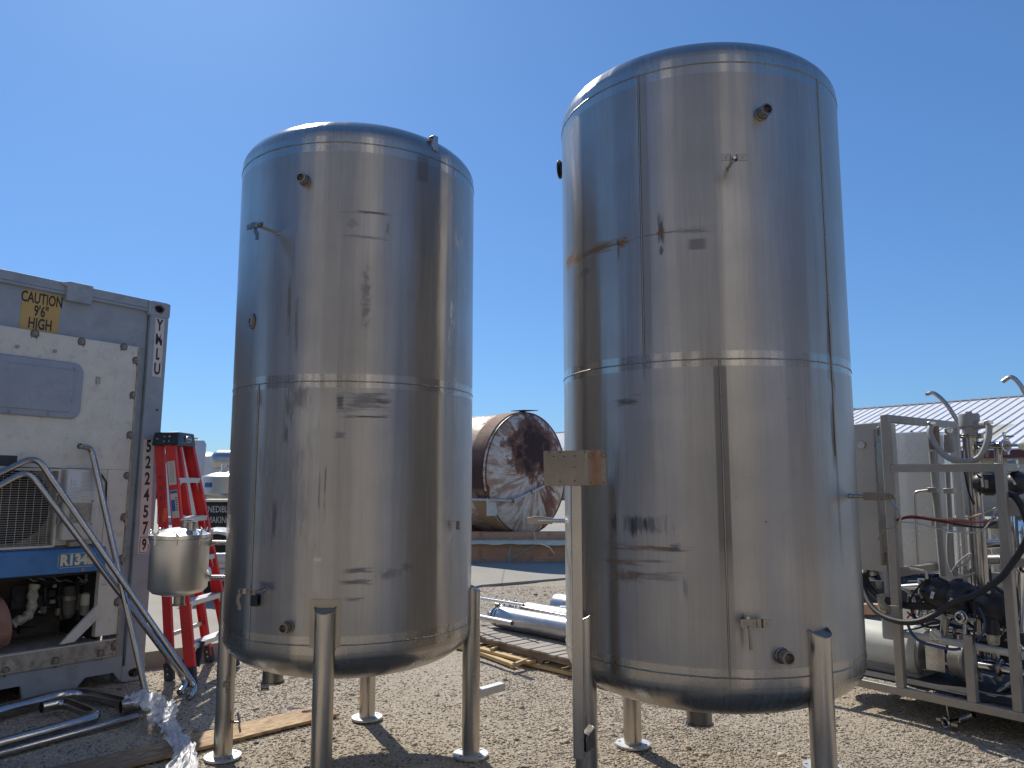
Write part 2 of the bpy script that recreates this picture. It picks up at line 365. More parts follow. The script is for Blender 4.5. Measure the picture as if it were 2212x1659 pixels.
    def prism(s, poly, h, M=None, z0=0.0):
        n = len(poly); vs = [(x, y, z0) for x, y in poly] + [(x, y, z0+h) for x, y in poly]
        fs = [tuple(range(n-1, -1, -1)), tuple(range(n, 2*n))] + [(k, (k+1) % n, n+(k+1) % n, n+k) for k in range(n)]
        return s.add(vs, fs, M)
    def ring(s, c, axis, R, r, n=32, m=8, M=None):
        c = Vector(c); a = Vector(axis).normalized(); N = a.orthogonal().normalized(); B = a.cross(N); vs = []; fs = []
        for i in range(n):
            t = 2*math.pi*i/n; d = N*math.cos(t) + B*math.sin(t)
            for j in range(m): q = 2*math.pi*j/m; vs.append(c + d*(R + r*math.cos(q)) + a*(r*math.sin(q)))
        for i in range(n):
            for j in range(m): fs.append((i*m+j, ((i+1) % n)*m+j, ((i+1) % n)*m+(j+1) % m, i*m+(j+1) % m))
        return s.add(vs, fs, M)
    def build(s, name, mat, parent=None, bev=0, ang=35, M=None):
        me = bpy.data.meshes.new(name); me.from_pydata(s.v, [], s.f); me.validate(); me.update()
        if s.uv:
            ul = me.uv_layers.new(name='UVMap')
            for p in me.polygons:
                q = s.uv.get(p.index)
                if q:
                    for j, li in enumerate(p.loop_indices): ul.data[li].uv = q[j]
        me.polygons.foreach_set('use_smooth', [True]*len(me.polygons)); me.set_sharp_from_angle(angle=R_(ang))
        me.materials.append(MATS[mat] if isinstance(mat, str) else mat)
        o = bpy.data.objects.new(name, me); COL.objects.link(o)
        if parent: o.parent = parent
        if M is not None: o.matrix_local = M
        if bev:
            b = o.modifiers.new('bevel', 'BEVEL'); b.width = bev; b.segments = 2; b.limit_method = 'ANGLE'; b.angle_limit = R_(40); b.harden_normals = False
        return o

def fillet(pts, rad, k=7):
    pts = [Vector(p) for p in pts]; out = [pts[0]]
    for i in range(1, len(pts)-1):
        a, b, c = pts[i-1], pts[i], pts[i+1]; d1 = (a-b); d2 = (c-b); L = min(d1.length, d2.length)*.48
        d1.normalize(); d2.normalize(); ang = d1.angle(d2)
        t = min(rad/max(math.tan(ang/2), .05), L)
        for j in range(k+1):
            q = j/k; p0 = b+d1*t; p2 = b+d2*t
            out.append(p0*(1-q)**2 + b*2*q*(1-q) + p2*q*q)
    out.append(pts[-1]); return out
def curve(pts, k=8):
    P = [Vector(p) for p in pts]; P = [P[0]*2-P[1]] + P + [P[-1]*2-P[-2]]; out = []
    for i in range(1, len(P)-2):
        for j in range(k):
            t = j/k; a, b, c, d = P[i-1:i+3]
            out.append(.5*((2*b) + (c-a)*t + (2*a-5*b+4*c-d)*t*t + (-a+3*b-3*c+d)*t**3))
    out.append(P[-2]); return out

def tag(o, label=None, cat=None, group=None, kind=None):
    if label: o['label'] = label
    if cat: o['category'] = cat
    if group: o['group'] = group
    if kind: o['kind'] = kind
    return o
def thing(name, label, cat, M=None, group=None):
    o = bpy.data.objects.new(name, None); COL.objects.link(o); o.empty_display_size = .1
    if M is not None: o.matrix_world = M if isinstance(M, Matrix) else Matrix.Translation(M)
    return tag(o, label, cat, group)
def hexn(mb, c, axis, r, h, M=None):
    c = Vector(c); a = Vector(axis).normalized(); return mb.tube([c, c+a*h], r, 6, M)
def holeplate(mb, w, h, hw, hh, th, M, n=24, cx=0, cy=0):
    """rectangular plate in local XY with an oval hole, thickness along +Z"""
    o = []; i_ = []
    for k in range(n):
        a = 2*math.pi*k/n; c, s = math.cos(a), math.sin(a); q = min(w/2/max(abs(c), 1e-6), h/2/max(abs(s), 1e-6))
        o.append((c*q, s*q)); i_.append((cx+c*hw, cy+s*hh))
    vs = [(x, y, z) for z in (0, th) for L in (o, i_) for x, y in L]; fs = []
    for k in range(n):
        m = (k+1) % n
        fs += [(k, n+k, n+m, m), (2*n+k, 2*n+m, 3*n+m, 3*n+k), (k, m, 2*n+m, 2*n+k), (n+k, 3*n+k, 3*n+m, n+m)]
    return mb.add(vs, fs, M)
def text(name, s, size, mat, parent, M, sx=1.0, th=.001, bold=.0, align='CENTER'):
    c = bpy.data.curves.new(name, 'FONT'); c.body = s; c.size = size; c.align_x = align; c.align_y = 'CENTER'; c.extrude = th; c.offset = bold
    c.resolution_u = 3
    tmp = bpy.data.objects.new('tmp', c); COL.objects.link(tmp); dg = bpy.context.evaluated_depsgraph_get()
    me = bpy.data.meshes.new_from_object(tmp.evaluated_get(dg)); bpy.data.objects.remove(tmp)
    me.name = name; me.transform(Matrix.Diagonal((sx, 1, 1, 1))); me.materials.clear(); me.materials.append(MATS[mat])
    o = bpy.data.objects.new(name, me); COL.objects.link(o); o.parent = parent; o.matrix_local = M; return o
def rrect(x0, y0, x1, y1, r, k=5):
    out = []
    for cx, cy, a0 in ((x1-r, y1-r, 0), (x0+r, y1-r, 90), (x0+r, y0+r, 180), (x1-r, y0+r, 270)):
        for j in range(k+1): a = R_(a0+90*j/k); out.append((cx+r*math.cos(a), cy+r*math.sin(a)))
    return out
paint('works_wall', (.27, .24, .205), .8, var=.15, scale=1); paint('reflector_pale', (.75, .71, .64), .6, var=.04); paint('unseen_paving', (.36, .32, .26), .9, var=.2, scale=3)  # colours of the unseen things added for tank reflections

steel('steel_dull', (.50, .50, .49), .30, .42, scale=6, bump=.1)

paint('bolt_head', (.28, .25, .22), .45, .3, var=.15, scale=40); paint('block_dark', (.05, .045, .04), .7)

paint('upper_grey', (.28, .285, .295), .8, var=.1, scale=.6)
paint('polished_sheet', (.78, .78, .76), .2, .65, var=.06, scale=2, bump=.3, bscale=3)

steel('steel_pad', (.40, .37, .32), .36, .46, (1, 1, .2), scale=25)
paint('shed_brown', (.16, .135, .11), .85, var=.15, scale=.8)

# ---------------------------------------------------------------- ground, road
def slab_side(x, y):                      # >0 on the concrete side
    pts = SLAB
    for (x0, y0), (x1, y1) in zip(pts[:-1], pts[1:]):
        if x0 <= x <= x1: return y - (y0 + (y1-y0)*(x-x0)/(x1-x0))
    return -1
SLAB = [(-60, 5.0), (-3.4, 6.0), (-2.95, 6.35), (-2.45, 6.75), (-1.9, 7.7), (-0.4, 10.3), (1.2, 11.3), (3.0, 10.6), (60, 10.0)]
def gh(x, y): return .018*mnoise.noise(Vector((x*.9, y*.9, 3))) + .006*mnoise.noise(Vector((x*4, y*4, 9))) - .008 + (.10*max(0, min(1, (y-8.3)/1.5)) if x > -1.6 else 0)
def ground():
    xs = list(np.concatenate([[-900, -200, -60, -20, -9], np.linspace(-5, 5.5, 106), [9, 20, 60, 200, 900]])); ys = list(np.concatenate([[-900, -200, -40, -8, 0], np.linspace(2, 12, 101), [20, 60, 200, 900]]))
    nx, ny = len(xs), len(ys); mb = MB()
    vs = [(x, y, gh(x, y) if (-5 < x < 5.5 and 2 < y < 12) else -.008) for y in ys for x in xs]
    fs = [(j*nx+i, j*nx+i+1, (j+1)*nx+i+1, (j+1)*nx+i) for j in range(ny-1) for i in range(nx-1)]
    mb.add(vs, fs); tag(mb.build('ground', 'gravel'), kind='structure')
    # the raised concrete slab / road
    poly = SLAB + [(60, 700), (-60, 700)]
    mb = MB(); mb.prism(poly, .30, z0=-.18); tag(mb.build('road', 'concrete', ang=30), kind='structure')
    # unseen paving, added behind the camera for the steel to mirror
    mb = MB(); mb.box((0, -20.6, 0), (120, 42, .012)); o = mb.build('added_paving', 'unseen_paving'); tag(o, kind='structure')
ground()
wk = thing('added_works', 'long grey works building added unseen behind the camera for tank reflections', 'building', Vector((0, -13.5, 0)))  # works invented out of view, to be mirrored in the tanks
mb = MB(); mb.box((-1, -4, 3.1), (46, 8, 6.2)); mb.build('wall', 'works_wall', wk); mb = MB(); mb.box((-.5, -5, 9.6), (25, 5.9, 6.78)); mb.build('added_storey', 'upper_grey', wk); mb = MB(); mb.prism([(-.4, 6.2), (8.4, 6.2), (4, 7.6)], 47, frame(Vector((-24.5, 0, 0)), Vector((0, -1, 0)), Vector((0, 0, 1)), Vector((1, 0, 0)))*1 if False else frame(Vector((22.5, 0, 0)), Vector((0, -1, 0)), Vector((0, 0, 1)), Vector((-1, 0, 0)))); mb.build('roof', 'far_roof', wk)  # upper storey added to grey the upper tank reflections
for x, w, m_ in ((-4.5, 1.2, 'reflector_pale'), (-1.2, 3.4, 'block_dark'), (9.0, 1.4, 'reflector_pale'), (15.5, 3.0, 'reflector_pale')):
    mb = MB(); mb.box((x, .03, 3.05), (w, .08, 6.1)); mb.build('door', m_, wk)  # door strips added as pale and dark bands to be mirrored
for nm_, lb_, x_, y_, w_, d_, h_ in (('added_side_shed', 'brown shed wall added unseen at the left for tank reflections', -17.5, -6.5, 3, 15, 6.5), ('added_side_shed', 'brown shed wall added unseen at the right for tank reflections', 18.5, -6.0, 3, 14, 6.0)):  # unseen sheds, added to darken reflections on the tank sides
    mb = MB(); mb.box((0, 0, h_/2), (w_, d_, h_)); mb.prism([(-w_/2-.2, h_), (w_/2+.2, h_), (0, h_+.6)], d_+.3, frame(Vector((0, d_/2+.15, 0)), Vector((1, 0, 0)), Vector((0, 0, 1)), Vector((0, -1, 0)))); o = mb.build(nm_, 'shed_brown'); o.location = (x_, y_, 0); tag(o, lb_, 'shed')
for i, (x, y, r, h) in enumerate(((-8.3, -11.2, .95, 17), (4.7, -11.2, .8, 17), (-13.5, -11.2, .7, 12))):  # unseen silos, added to put pale streaks on the tanks
    mb = MB(); mb.lathe([(0, 0), (r, 0), (r, h), (r*.6, h+.6), (0, h+.8)], n=40); o = mb.build('reflector', 'reflector_pale', ang=40); o.location = (x, y, 0)
    tag(o, ('tall pale silo added unseen behind the camera, left of the works door', 'tall pale silo added unseen behind the camera, right of centre', 'shorter pale silo added unseen at the far left behind the camera')[i], 'reflector', 'pale silos added for tank reflections')
def stones():
    ico_v = np.array([(-1, 1.618, 0), (1, 1.618, 0), (-1, -1.618, 0), (1, -1.618, 0), (0, -1, 1.618), (0, 1, 1.618), (0, -1, -1.618), (0, 1, -1.618), (1.618, 0, -1), (1.618, 0, 1), (-1.618, 0, -1), (-1.618, 0, 1)])/1.9
    ico_f = np.array([(0, 11, 5), (0, 5, 1), (0, 1, 7), (0, 7, 10), (0, 10, 11), (1, 5, 9), (5, 11, 4), (11, 10, 2), (10, 7, 6), (7, 1, 8), (3, 9, 4), (3, 4, 2), (3, 2, 6), (3, 6, 8), (3, 8, 9), (4, 9, 5), (2, 4, 11), (6, 2, 10), (8, 6, 7), (9, 8, 1)])
    pts = []
    rnd = np.random.rand
    N = 300000
    Y = 3.2 + 7.2*rnd(N)**1.5; X = (rnd(N)-.5)*2*(Y*.72+.15)
    S = .0028 + .0062*rnd(N)**2.3; big = rnd(N) < .012; S[big] *= 1.6+1.6*rnd(big.sum())
    keep = []
    for x, y, s in zip(X, Y, S):
        if slab_side(x, y) > -.02: keep.append(False); continue
        d = mnoise.noise(Vector((x*.8, y*.8, 20)))
        keep.append(random.random() < .75 + d*.9)
    keep = np.array(keep); X, Y, S = X[keep], Y[keep], S[keep]; n = len(X)
    Z = np.array([gh(x, y) for x, y in zip(X, Y)])
    sc = S[:, None]*np.stack([.8+.6*rnd(n), .8+.6*rnd(n), .32+.3*rnd(n)], 1)
    a = rnd(n)*6.283; ca, sa = np.cos(a), np.sin(a); tl = (rnd(n)-.5)*.8
    V = ico_v[None]*sc[:, None, :]*(1+.28*(rnd(n, 12, 1)-.5))
    x = V[..., 0]*ca[:, None]-V[..., 1]*sa[:, None]; y = V[..., 0]*sa[:, None]+V[..., 1]*ca[:, None]; z = V[..., 2]+x*tl[:, None]
    V = np.stack([x+X[:, None], y+Y[:, None], z+(Z+S*.16)[:, None]], 2).reshape(-1, 3)
    F = (ico_f[None]+np.arange(n)[:, None, None]*12).reshape(-1)
    me = bpy.data.meshes.new('loose_gravel'); me.vertices.add(len(V)); me.vertices.foreach_set('co', V.ravel().astype(np.float32))
    me.loops.add(len(F)); me.loops.foreach_set('vertex_index', F.astype(np.int32)); nf = len(F)//3
    me.polygons.add(nf); me.polygons.foreach_set('loop_start', np.arange(0, nf*3, 3, dtype=np.int32)); me.polygons.foreach_set('loop_total', np.full(nf, 3, dtype=np.int32))
    me.update(calc_edges=True); me.validate(); me.polygons.foreach_set('use_smooth', [True]*nf)
    me.materials.append(MATS['stone']); o = bpy.data.objects.new('loose_gravel', me); COL.objects.link(o)
    tag(o, 'tan and grey loose gravel covering the yard under the tanks', 'gravel', kind='stuff')
stones()

# ---------------------------------------------------------------- the two big tanks
class Tank:
    def __init__(s, c, R, zb, zm, zt): s.c = Vector((c[0], c[1], 0)); s.R, s.zb, s.zm, s.zt = R, zb, zm, zt
    def hit(s, x, y, R=None):
        """photo pixel -> (angle, height) on the shell; angle in the tank's own XY"""
        R = R or s.R; d = ray(x, y); ex, ey = -s.c.x, -s.c.y
        a = d.x**2+d.y**2; b = 2*(ex*d.x+ey*d.y); c = ex*ex+ey*ey-R*R; D = max(0, b*b-4*a*c); k = (-b-math.sqrt(D))/(2*a)
        X, Y = ex+k*d.x, ey+k*d.y; return math.atan2(Y, X), CH+k*d.z
    def uv(s, x, y): a, z = s.hit(x, y); return s.ua(a), z
    def ua(s, a):
        return (((a+math.pi/2)+math.pi) % (2*math.pi)-math.pi)*s.R
    def P(s, a, z, off=0.0): r = s.R+off; return Vector((r*math.cos(a), r*math.sin(a), z))
    def M(s, a, z, off=0.0):       # local frame on the shell: X tangent (to the right seen from outside), Y up, Z outward
        Z = Vector((math.cos(a), math.sin(a), 0)); X = Vector((-math.sin(a), math.cos(a), 0)); Y = Vector((0, 0, 1))
        return frame(s.P(a, z, off), X, Y, Z)
TL = Tank((-.8968, 4.3955), .668, .7218, 1.9726, 3.1974)
TR = Tank((.9777, 3.9343), .7085, .6975, 2.0061, 3.3439)
DOME_B, DOME_T = .205, .20
def dome(R, z0, h, sgn, fl=.035, kr=.085, n=16):
    """straight flange, knuckle then a shallow crown"""
    out = [(R, z0), (R, z0+sgn*fl)]
    # superellipse from the flange to the crown
    for i in range(1, n+1):
        t = i/n*math.pi/2; e = 2/2.9
        out.append((R*max(math.cos(t), 0)**e if i < n else 0.0, z0+sgn*(fl+h*math.sin(t)**(2/2.0))))
    return out
def weld_ring(mb, R, z, seed, n=140):
    vs = []; rnd = random.Random(seed)
    path = [Vector((R*math.sin(2*math.pi*k/n), R*math.cos(2*math.pi*k/n), z + rnd.uniform(-.0011, .0011))) for k in range(n)]
    m = 6
    for p in path:
        d = Vector((p.x, p.y, 0)).normalized(); r = .0032+rnd.uniform(-.0006, .0006)
        vs += [p + d*(r*.8*math.cos(2*math.pi*j/m)) + Vector((0, 0, r*math.sin(2*math.pi*j/m))) for j in range(m)]
    fs = [(i*m+j, i*m+(j+1) % m, ((i+1) % n)*m+(j+1) % m, ((i+1) % n)*m+j) for i in range(n) for j in range(m)]
    mb.add(vs, fs)
def build_tank(T, label, matname, legs, rleg, legr, vweld, lip):
    root = thing('steel_tank', label, 'tank', T.c)
    prof = list(reversed(dome(T.R, T.zb, DOME_B, -1))) + [(T.R, T.zb+(T.zt-T.zb)*k/14) for k in range(1, 14)] + dome(T.R, T.zt, DOME_T, 1)
    mb = MB(); mb.lathe(prof, n=256, uvR=T.R); mb.build('shell', matname, root, ang=50)
    mb = MB()
    for i, z in enumerate((T.zb, T.zm, T.zt)): mb = MB(); weld_ring(mb, T.R+.0006, z, i); mb.build('weld_seam', 'steel_dark', root, ang=80)
    for (a, z0, z1) in vweld:
        k = 40; mb = MB(); mb.tube([T.P(a+random.uniform(-.0012, .0012), z0+(z1-z0)*j/k, .0006) for j in range(k+1)], .0042, 6); mb.build('weld_seam', 'steel_dark', root, ang=80)
    for i, a in enumerate(legs):
        c = Vector((legr*math.cos(a), legr*math.sin(a), 0)); mb = MB(); n = 32; top = T.zb+lip; vs = []; out = Vector((math.cos(a), math.sin(a), 0))
        for k in range(n):
            t = 2*math.pi*k/n; d = Vector((math.cos(t), math.sin(t), 0))*rleg; vs.append(c+d+Vector((0, 0, .012)))
        for k in range(n):
            t = 2*math.pi*k/n; d = Vector((math.cos(t), math.sin(t), 0))*rleg; vs.append(c+d+Vector((0, 0, top - max(0, d.dot(out))*.55)))
        mb.add(vs, [tuple(range(n, 2*n))] + [(k, (k+1) % n, n+(k+1) % n, n+k) for k in range(n)])
        leg = mb.build('leg', 'steel_leg', root, ang=40)
        mb = MB(); pts = []
        for k in range(n): p = vs[n+k]; pts.append(p)
        pts = [p for p in pts if (p-c).dot(out) > -.01*0+.0]; 
        mb.tube([vs[n+k] for k in range(n)]+[vs[n]], .0028, 6)
        for sg in (-1, 1):
            side = Vector((-out.y, out.x, 0))*sg; s0 = c+side*rleg; q = math.sqrt(max(T.R**2-rleg**2, 0)); base = out*q+side*rleg
            mb.tube([base+Vector((0, 0, T.zb-.02)), base+Vector((0, 0, top))], .003, 6)
        mb.build('weld_bead', 'steel_dark', leg)
        mb = MB(); M = Matrix.Translation(c)
        nn = 40; vs2 = []; hr = rleg*.9+.0
        # base plate with four bolt holes
        for z in (.0, .012):
            vs2 += [c+Vector((.096*math.cos(2*math.pi*k/nn), .096*math.sin(2*math.pi*k/nn), z)) for k in range(nn)]
        mb.add(vs2, [tuple(range(nn-1, -1, -1)), tuple(range(nn, 2*nn))] + [(k, (k+1) % nn, nn+(k+1) % nn, nn+k) for k in range(nn)])
        bp = mb.build('base_plate', 'plate_galv', leg)
        for j in range(4):
            mb = MB(); aa = a+math.pi/4+j*math.pi/2; h = c+Vector((.076*math.cos(aa), .076*math.sin(aa), .0115)); mb.cyl(h, h+Vector((0, 0, .0012)), .008, n=12); mb.build('bolt_hole', 'black_rubber', bp)
    return root

# stains measured off the photograph: (px, py, half width px, half height px, noise kind, colour, amount)
def conv(T, L):
    out = []
    for (x, y, w, h, k, c, a) in L:
        u0, v0 = T.uv(x, y); u1, _ = T.uv(x-w, y); u2, _ = T.uv(x+w, y); _, v1 = T.uv(x, y-h); _, v2 = T.uv(x, y+h)
        out.append((u0, v0, max(abs(u2-u1)/2, .003), max(abs(v2-v1)/2, .002), k, c, a))
    return out
SL = conv(TL, [(800, 459, 68, 5, 'h', 'dark', .7), (790, 512, 62, 5, 'h', 'dark', .55), (838, 495, 9, 26, 'v', 'brown', .75), (760, 480, 22, 20, 'b', 'grey', .35),
    (625, 640, 6, 130, 'v', 'dark', .6), (640, 700, 5, 90, 'v', 'dark', .5), (790, 640, 16, 110, 'b', 'dark', .38), (622, 880, 12, 45, 'v', 'dark', .6), (645, 860, 30, 40, 'v', 'dark', .45),
    (790, 866, 68, 30, 'h', 'dark', .5), (735, 870, 13, 30, 'h', 'dark', .7), (830, 867, 30, 12, 'b', 'brown', .6), (790, 900, 66, 4, 'h', 'dark', .75), (560, 862, 12, 30, 'v', 'grey', .5),
    (618, 935, 8, 40, 'v', 'dark', .7), (735, 940, 20, 12, 'h', 'dark', .5), (702, 1060, 4, 120, 'v', 'dark', .6), (690, 1050, 3, 90, 'v', 'dark', .4), (592, 1130, 8, 60, 'v', 'dark', .6),
    (772, 1232, 48, 9, 'h', 'dark', .6), (770, 1258, 48, 8, 'h', 'dark', .6), (765, 1295, 40, 8, 'h', 'dark', .6), (840, 1240, 40, 18, 'b', 'grey', .5), (880, 1225, 20, 14, 'b', 'dark', .4),
    (575, 1262, 25, 10, 'h', 'dark', .6), (696, 1345, 34, 46, 's', 'warm', .35), (686, 1209, 8, 4, 's', 'light', .6), (684, 1240, 7, 40, 's', 'light', .22), (913, 365, 12, 28, 's', 'grey', .45), (600, 1060, 80, 160, 'v', 'grey', .35)])
SR = conv(TR, [(1345, 523, 20, 18, 'b', 'rust', 1.0), (1265, 548, 55, 15, 'h', 'rust', .9), (1300, 536, 60, 5, 'h', 'brown', .8), (1232, 560, 16, 20, 'b', 'rust', .85), (1336, 535, 4, 36, 'v', 'dark', .7), (1427, 497, 10, 48, 'v', 'dark', .9), (1428, 500, 12, 14, 'b', 'rust', .9), (1428, 540, 8, 16, 'b', 'dark', .7),
    (1420, 505, 90, 3, 'h', 'brown', .7), (1500, 497, 48, 9, 'h', 'grey', .6), (1506, 527, 19, 12, 's', 'grey', .6), (1262, 590, 24, 16, 'b', 'dark', .45), (1352, 868, 32, 15, 'h', 'dark', .75), (1325, 1129, 9, 26, 'v', 'dark', .95), (1385, 1132, 70, 26, 'v', 'dark', .6), (1368, 1136, 9, 28, 'v', 'dark', .8), (1394, 1134, 6, 26, 'v', 'dark', .8),
    (1395, 1184, 115, 9, 'h', 'rust', .8), (1457, 1182, 20, 13, 'h', 'grey', .8), (1390, 1212, 70, 6, 'h', 'brown', .7), (1350, 1243, 56, 20, 'b', 'rust', .75), (1350, 1215, 60, 8, 'h', 'rust', .7), (1400, 1245, 80, 16, 'h', 'brown', .55), (1440, 880, 48, 26, 's', 'light', .12),
    (1792, 730, 8, 150, 'v', 'dark', .8), (1800, 930, 6, 120, 'v', 'dark', .8), (1655, 1127, 4, 4, 'b', 'dark', .9), (1480, 1270, 10, 40, 'v', 'grey', .4), (1370, 1300, 60, 90, 'v', 'warm', .25), (1610, 1380, 60, 60, 'v', 'warm', .18), (1300, 1130, 60, 200, 'v', 'grey', .3)])
# vertical welds
aL1 = TL.hit(549, 1100)[0]
aR1 = TR.hit(1385, 480)[0]; aR2 = TR.hit(1565, 1100)[0]; aR3 = TR.hit(1797, 800)[0]
tank_material('tank_steel_left', TL.R, [(TL.zb, .04, .045), (TL.zm, .038, .030), (TL.zt, .036, .045)], SL, [(TL.ua(aL1), .012, TL.zb, TL.zm, (.36, .34, .32), .5), (TL.ua(aL1), .0045, TL.zb, TL.zm, (.08, .07, .06), .6)], 3.1)
tank_material('tank_steel_right', TR.R, [(TR.zb, .035, .045), (TR.zm, .036, .030), (TR.zt, .040, .045)], SR,
              [(TR.ua(aR1), .0065, TR.zm, TR.zt, (.07, .055, .04), .85), (TR.ua(aR2), .0055, TR.zb, TR.zm, (.09, .07, .05), .7), (TR.ua(aR2), .029, 1.15, TR.zm-.03, (.19, .175, .16), .75), (TR.ua(aR2)-.0, .030, TR.zb+.02, 1.2, (.46, .40, .32), .35), (TR.ua(aR1)+.022, .020, TR.zm+.03, TR.zt, (.30, .28, .265), .6), (TR.ua(aR3), .011, 1.2, 2.9, (.16, .125, .09), .32)], 8.7)
LR = .048
LAZ, RAZ = .0265, .4277
tl = build_tank(TL, 'shorter vertical stainless steel tank between the container and the taller tank', 'tank_steel_left', [LAZ+k*math.pi/2 for k in range(4)], LR+.001, .671, [(aL1, TL.zb, TL.zm)], .178)
tr = build_tank(TR, 'taller vertical stainless steel tank beside the valve skid, with a flat plate on a post', 'tank_steel_right', [RAZ+k*math.pi/2 for k in range(4)], LR+.003, .7056, [(aR1, TR.zm, TR.zt), (aR2, TR.zb, TR.zm), (aR3, TR.zb+.9, TR.zt)], .185)

def coupling(T, root, x, y, r=.025, L=.05):
    a, z = T.hit(x, y); M = T.M(a, z); mb = MB()
    mb.tube([(0, 0, -.02), (0, 0, L)], r, 28, M, wall=.006); mb.ring((0, 0, .003), (0, 0, 1), r+.002, .004, 28, 8, M)
    mb.ring((0, 0, L-.004), (0, 0, 1), r, .002, 28, 6, M)
    o = mb.build('pipe_coupling', 'steel_dark', root)
    m2 = MB(); m2.cyl((0, 0, .004), (0, 0, .006), r-.0065, n=20, M=M); m2.build('bore', 'black_rubber', o)
    return o
def strap(mb, pts, w, side, th=.004):
    """bent flat strap through pts, width along side"""
    S = Vector(side).normalized(); pts = [Vector(p) for p in pts]
    for p, q in zip(pts[:-1], pts[1:]):
        d = (q-p).normalized(); mb.bar(p-d*.001, q+d*.001, w, th, up=d.cross(S), M=None)
def stud(T, root, base, length, shape, rs=.0075, mat='steel_tube'):
    a, z = T.hit(*base); M = T.M(a, z); mb = MB(); mb.cyl(M @ Vector((0, 0, -.01)), M @ Vector((0, 0, length)), rs, n=14); mb.ring(M @ Vector((0, 0, .002)), M.to_3x3() @ Vector((0, 0, 1)), rs+.001, .003, 16, 6)
    o = mb.build('stud', mat, root); mb = MB(); shape(mb, M, length); mb.build('clamp_strap', 'steel_dark', o, bev=.0008); return o
# left tank fittings
coupling(TL, tl, 659, 391); coupling(TL, tl, 623, 1354, .024, .05)
def sh1(mb, M, L):
    q = lambda x, y, z: M @ Vector((x, y, z)); U = M.to_3x3() @ Vector((0, 1, 0)); X = M.to_3x3() @ Vector((1, 0, 0))
    strap(mb, [q(-.07, 0, L), q(-.035, 0, L), q(-.03, 0, L+.015), q(.0, 0, L+.015), q(.01, 0, L), q(.035, 0, L)], .028, U)
    strap(mb, [q(-.004, -.012, L+.008), q(-.004, -.03, L+.012), q(.012, -.05, L+.012), q(.012, -.078, L+.012)], .022, X)
    hexn(mb, q(.02, 0, L+.002), M.to_3x3() @ Vector((0, 0, 1)), .009, .009); hexn(mb, q(-.05, 0, L+.003), M.to_3x3() @ Vector((0, 0, 1)), .008, .004)
stud(TL, tl, (599, 504), .135, sh1)
def sh2(mb, M, L):
    q = lambda x, y, z: M @ Vector((x, y, z)); U = M.to_3x3() @ Vector((0, 1, 0)); X = M.to_3x3() @ Vector((1, 0, 0))
    strap(mb, [q(.02, 0, L), q(-.02, 0, L), q(-.03, 0, L-.012), q(-.05, 0, L-.012), q(-.06, 0, L), q(-.085, 0, L)], .026, U)
    strap(mb, [q(-.07, .012, L+.006), q(-.07, -.012, L+.006), q(-.082, -.03, L+.006), q(-.082, -.05, L+.006), q(-.07, -.066, L+.006), q(-.07, -.085, L+.006)], .02, X)
    hexn(mb, q(-.01, 0, L+.002), M.to_3x3() @ Vector((0, 0, 1)), .008, .007); hexn(mb, q(-.07, 0, L+.008), M.to_3x3() @ Vector((0, 0, 1)), .008, .007)
s2 = stud(TL, tl, (570, 1275), .075, sh2)
a, z = TL.hit(553, 1296); M = TL.M(a, z, .012); mb = MB(); mb.box((0, 0, 0), (.046, .058, .003), M); mb.build('tag_plate', 'ink_black', tl)
# port boss
a, z = TL.hit(545, 694); M = TL.M(a, z); mb = MB(); mb.prism([(.032*math.cos(k*math.pi/4+.39)*.9, .042*math.sin(k*math.pi/4+.39)) for k in range(8)], .006, M)
pb = mb.build('port_boss', 'steel_dark', tl, bev=.001); mb = MB(); holeplate(mb, .034, .044, .010, .014, .010, M @ Matrix.Translation((0, 0, .005)), 4*5); mb.build('port_frame', 'steel_tube', pb)
# right angle clip
a, z = TL.hit(978, 1130); M = TL.M(a, z, .0); mb = MB(); strap(mb, [M @ Vector((-.03, .012, .004)), M @ Vector((-.012, .012, .03)), M @ Vector((.0, .012, .032))], .006, M.to_3x3() @ Vector((0, 1, 0)), .004); mb.box((.004, -.01, .03), (.006, .045, .02), M); mb.build('angle_clip', 'steel_dark', tl)
# reinforcing pad behind the front leg
fa = LAZ - math.pi/2
mb = MB(); n = 12; hw = .072; vs = []
for off in (.0008, .0045):
    for zz in (TL.zb-.01, TL.zb+.212):
        for k in range(n+1): vs.append(TL.P(fa + (k/n-.5)*2*hw/TL.R, zz, off))
m_ = n+1
fs = [(k, k+1, m_+k+1, m_+k) for k in range(n)] + [(2*m_+k, 3*m_+k, 3*m_+k+1, 2*m_+k+1) for k in range(n)] + [(m_+k, m_+k+1, 3*m_+k+1, 3*m_+k) for k in range(n)] + [(0, m_, 3*m_, 2*m_), (n, 2*m_+n, 3*m_+n, m_+n)]
mb.add(vs, [tuple(reversed(f)) for f in fs]); mb.build('reinforcing_pad', 'steel_pad', tl)
# lifting lugs
def lug(T, root, x, y, h=.06, w=.03):
    a, z = T.hit(x, y); M = T.M(a, z); mb = MB(); q = lambda *p: M @ Vector(p)
    strap(mb, [q(0, -.02, .003), q(0, h, .003), q(0, h+.004, -.03), q(0, h-.03, -.055)], w, M.to_3x3() @ Vector((1, 0, 0)), .006); mb.build('lifting_lug', 'steel_leg', root, bev=.0015)
lug(TL, tl, 940, 318, .06)
aR = TR.hit(1790, 200)[0]
M = TR.M(R_(12), TR.zt+.045); mb = MB(); q = lambda *p: M @ Vector(p); strap(mb, [q(0, -.07, .006), q(0, .06, .006), q(0, .066, -.02), q(0, .03, -.03)], .03, M.to_3x3() @ Vector((1, 0, 0)), .006); mb.build('lifting_lug', 'steel_bright', tr)
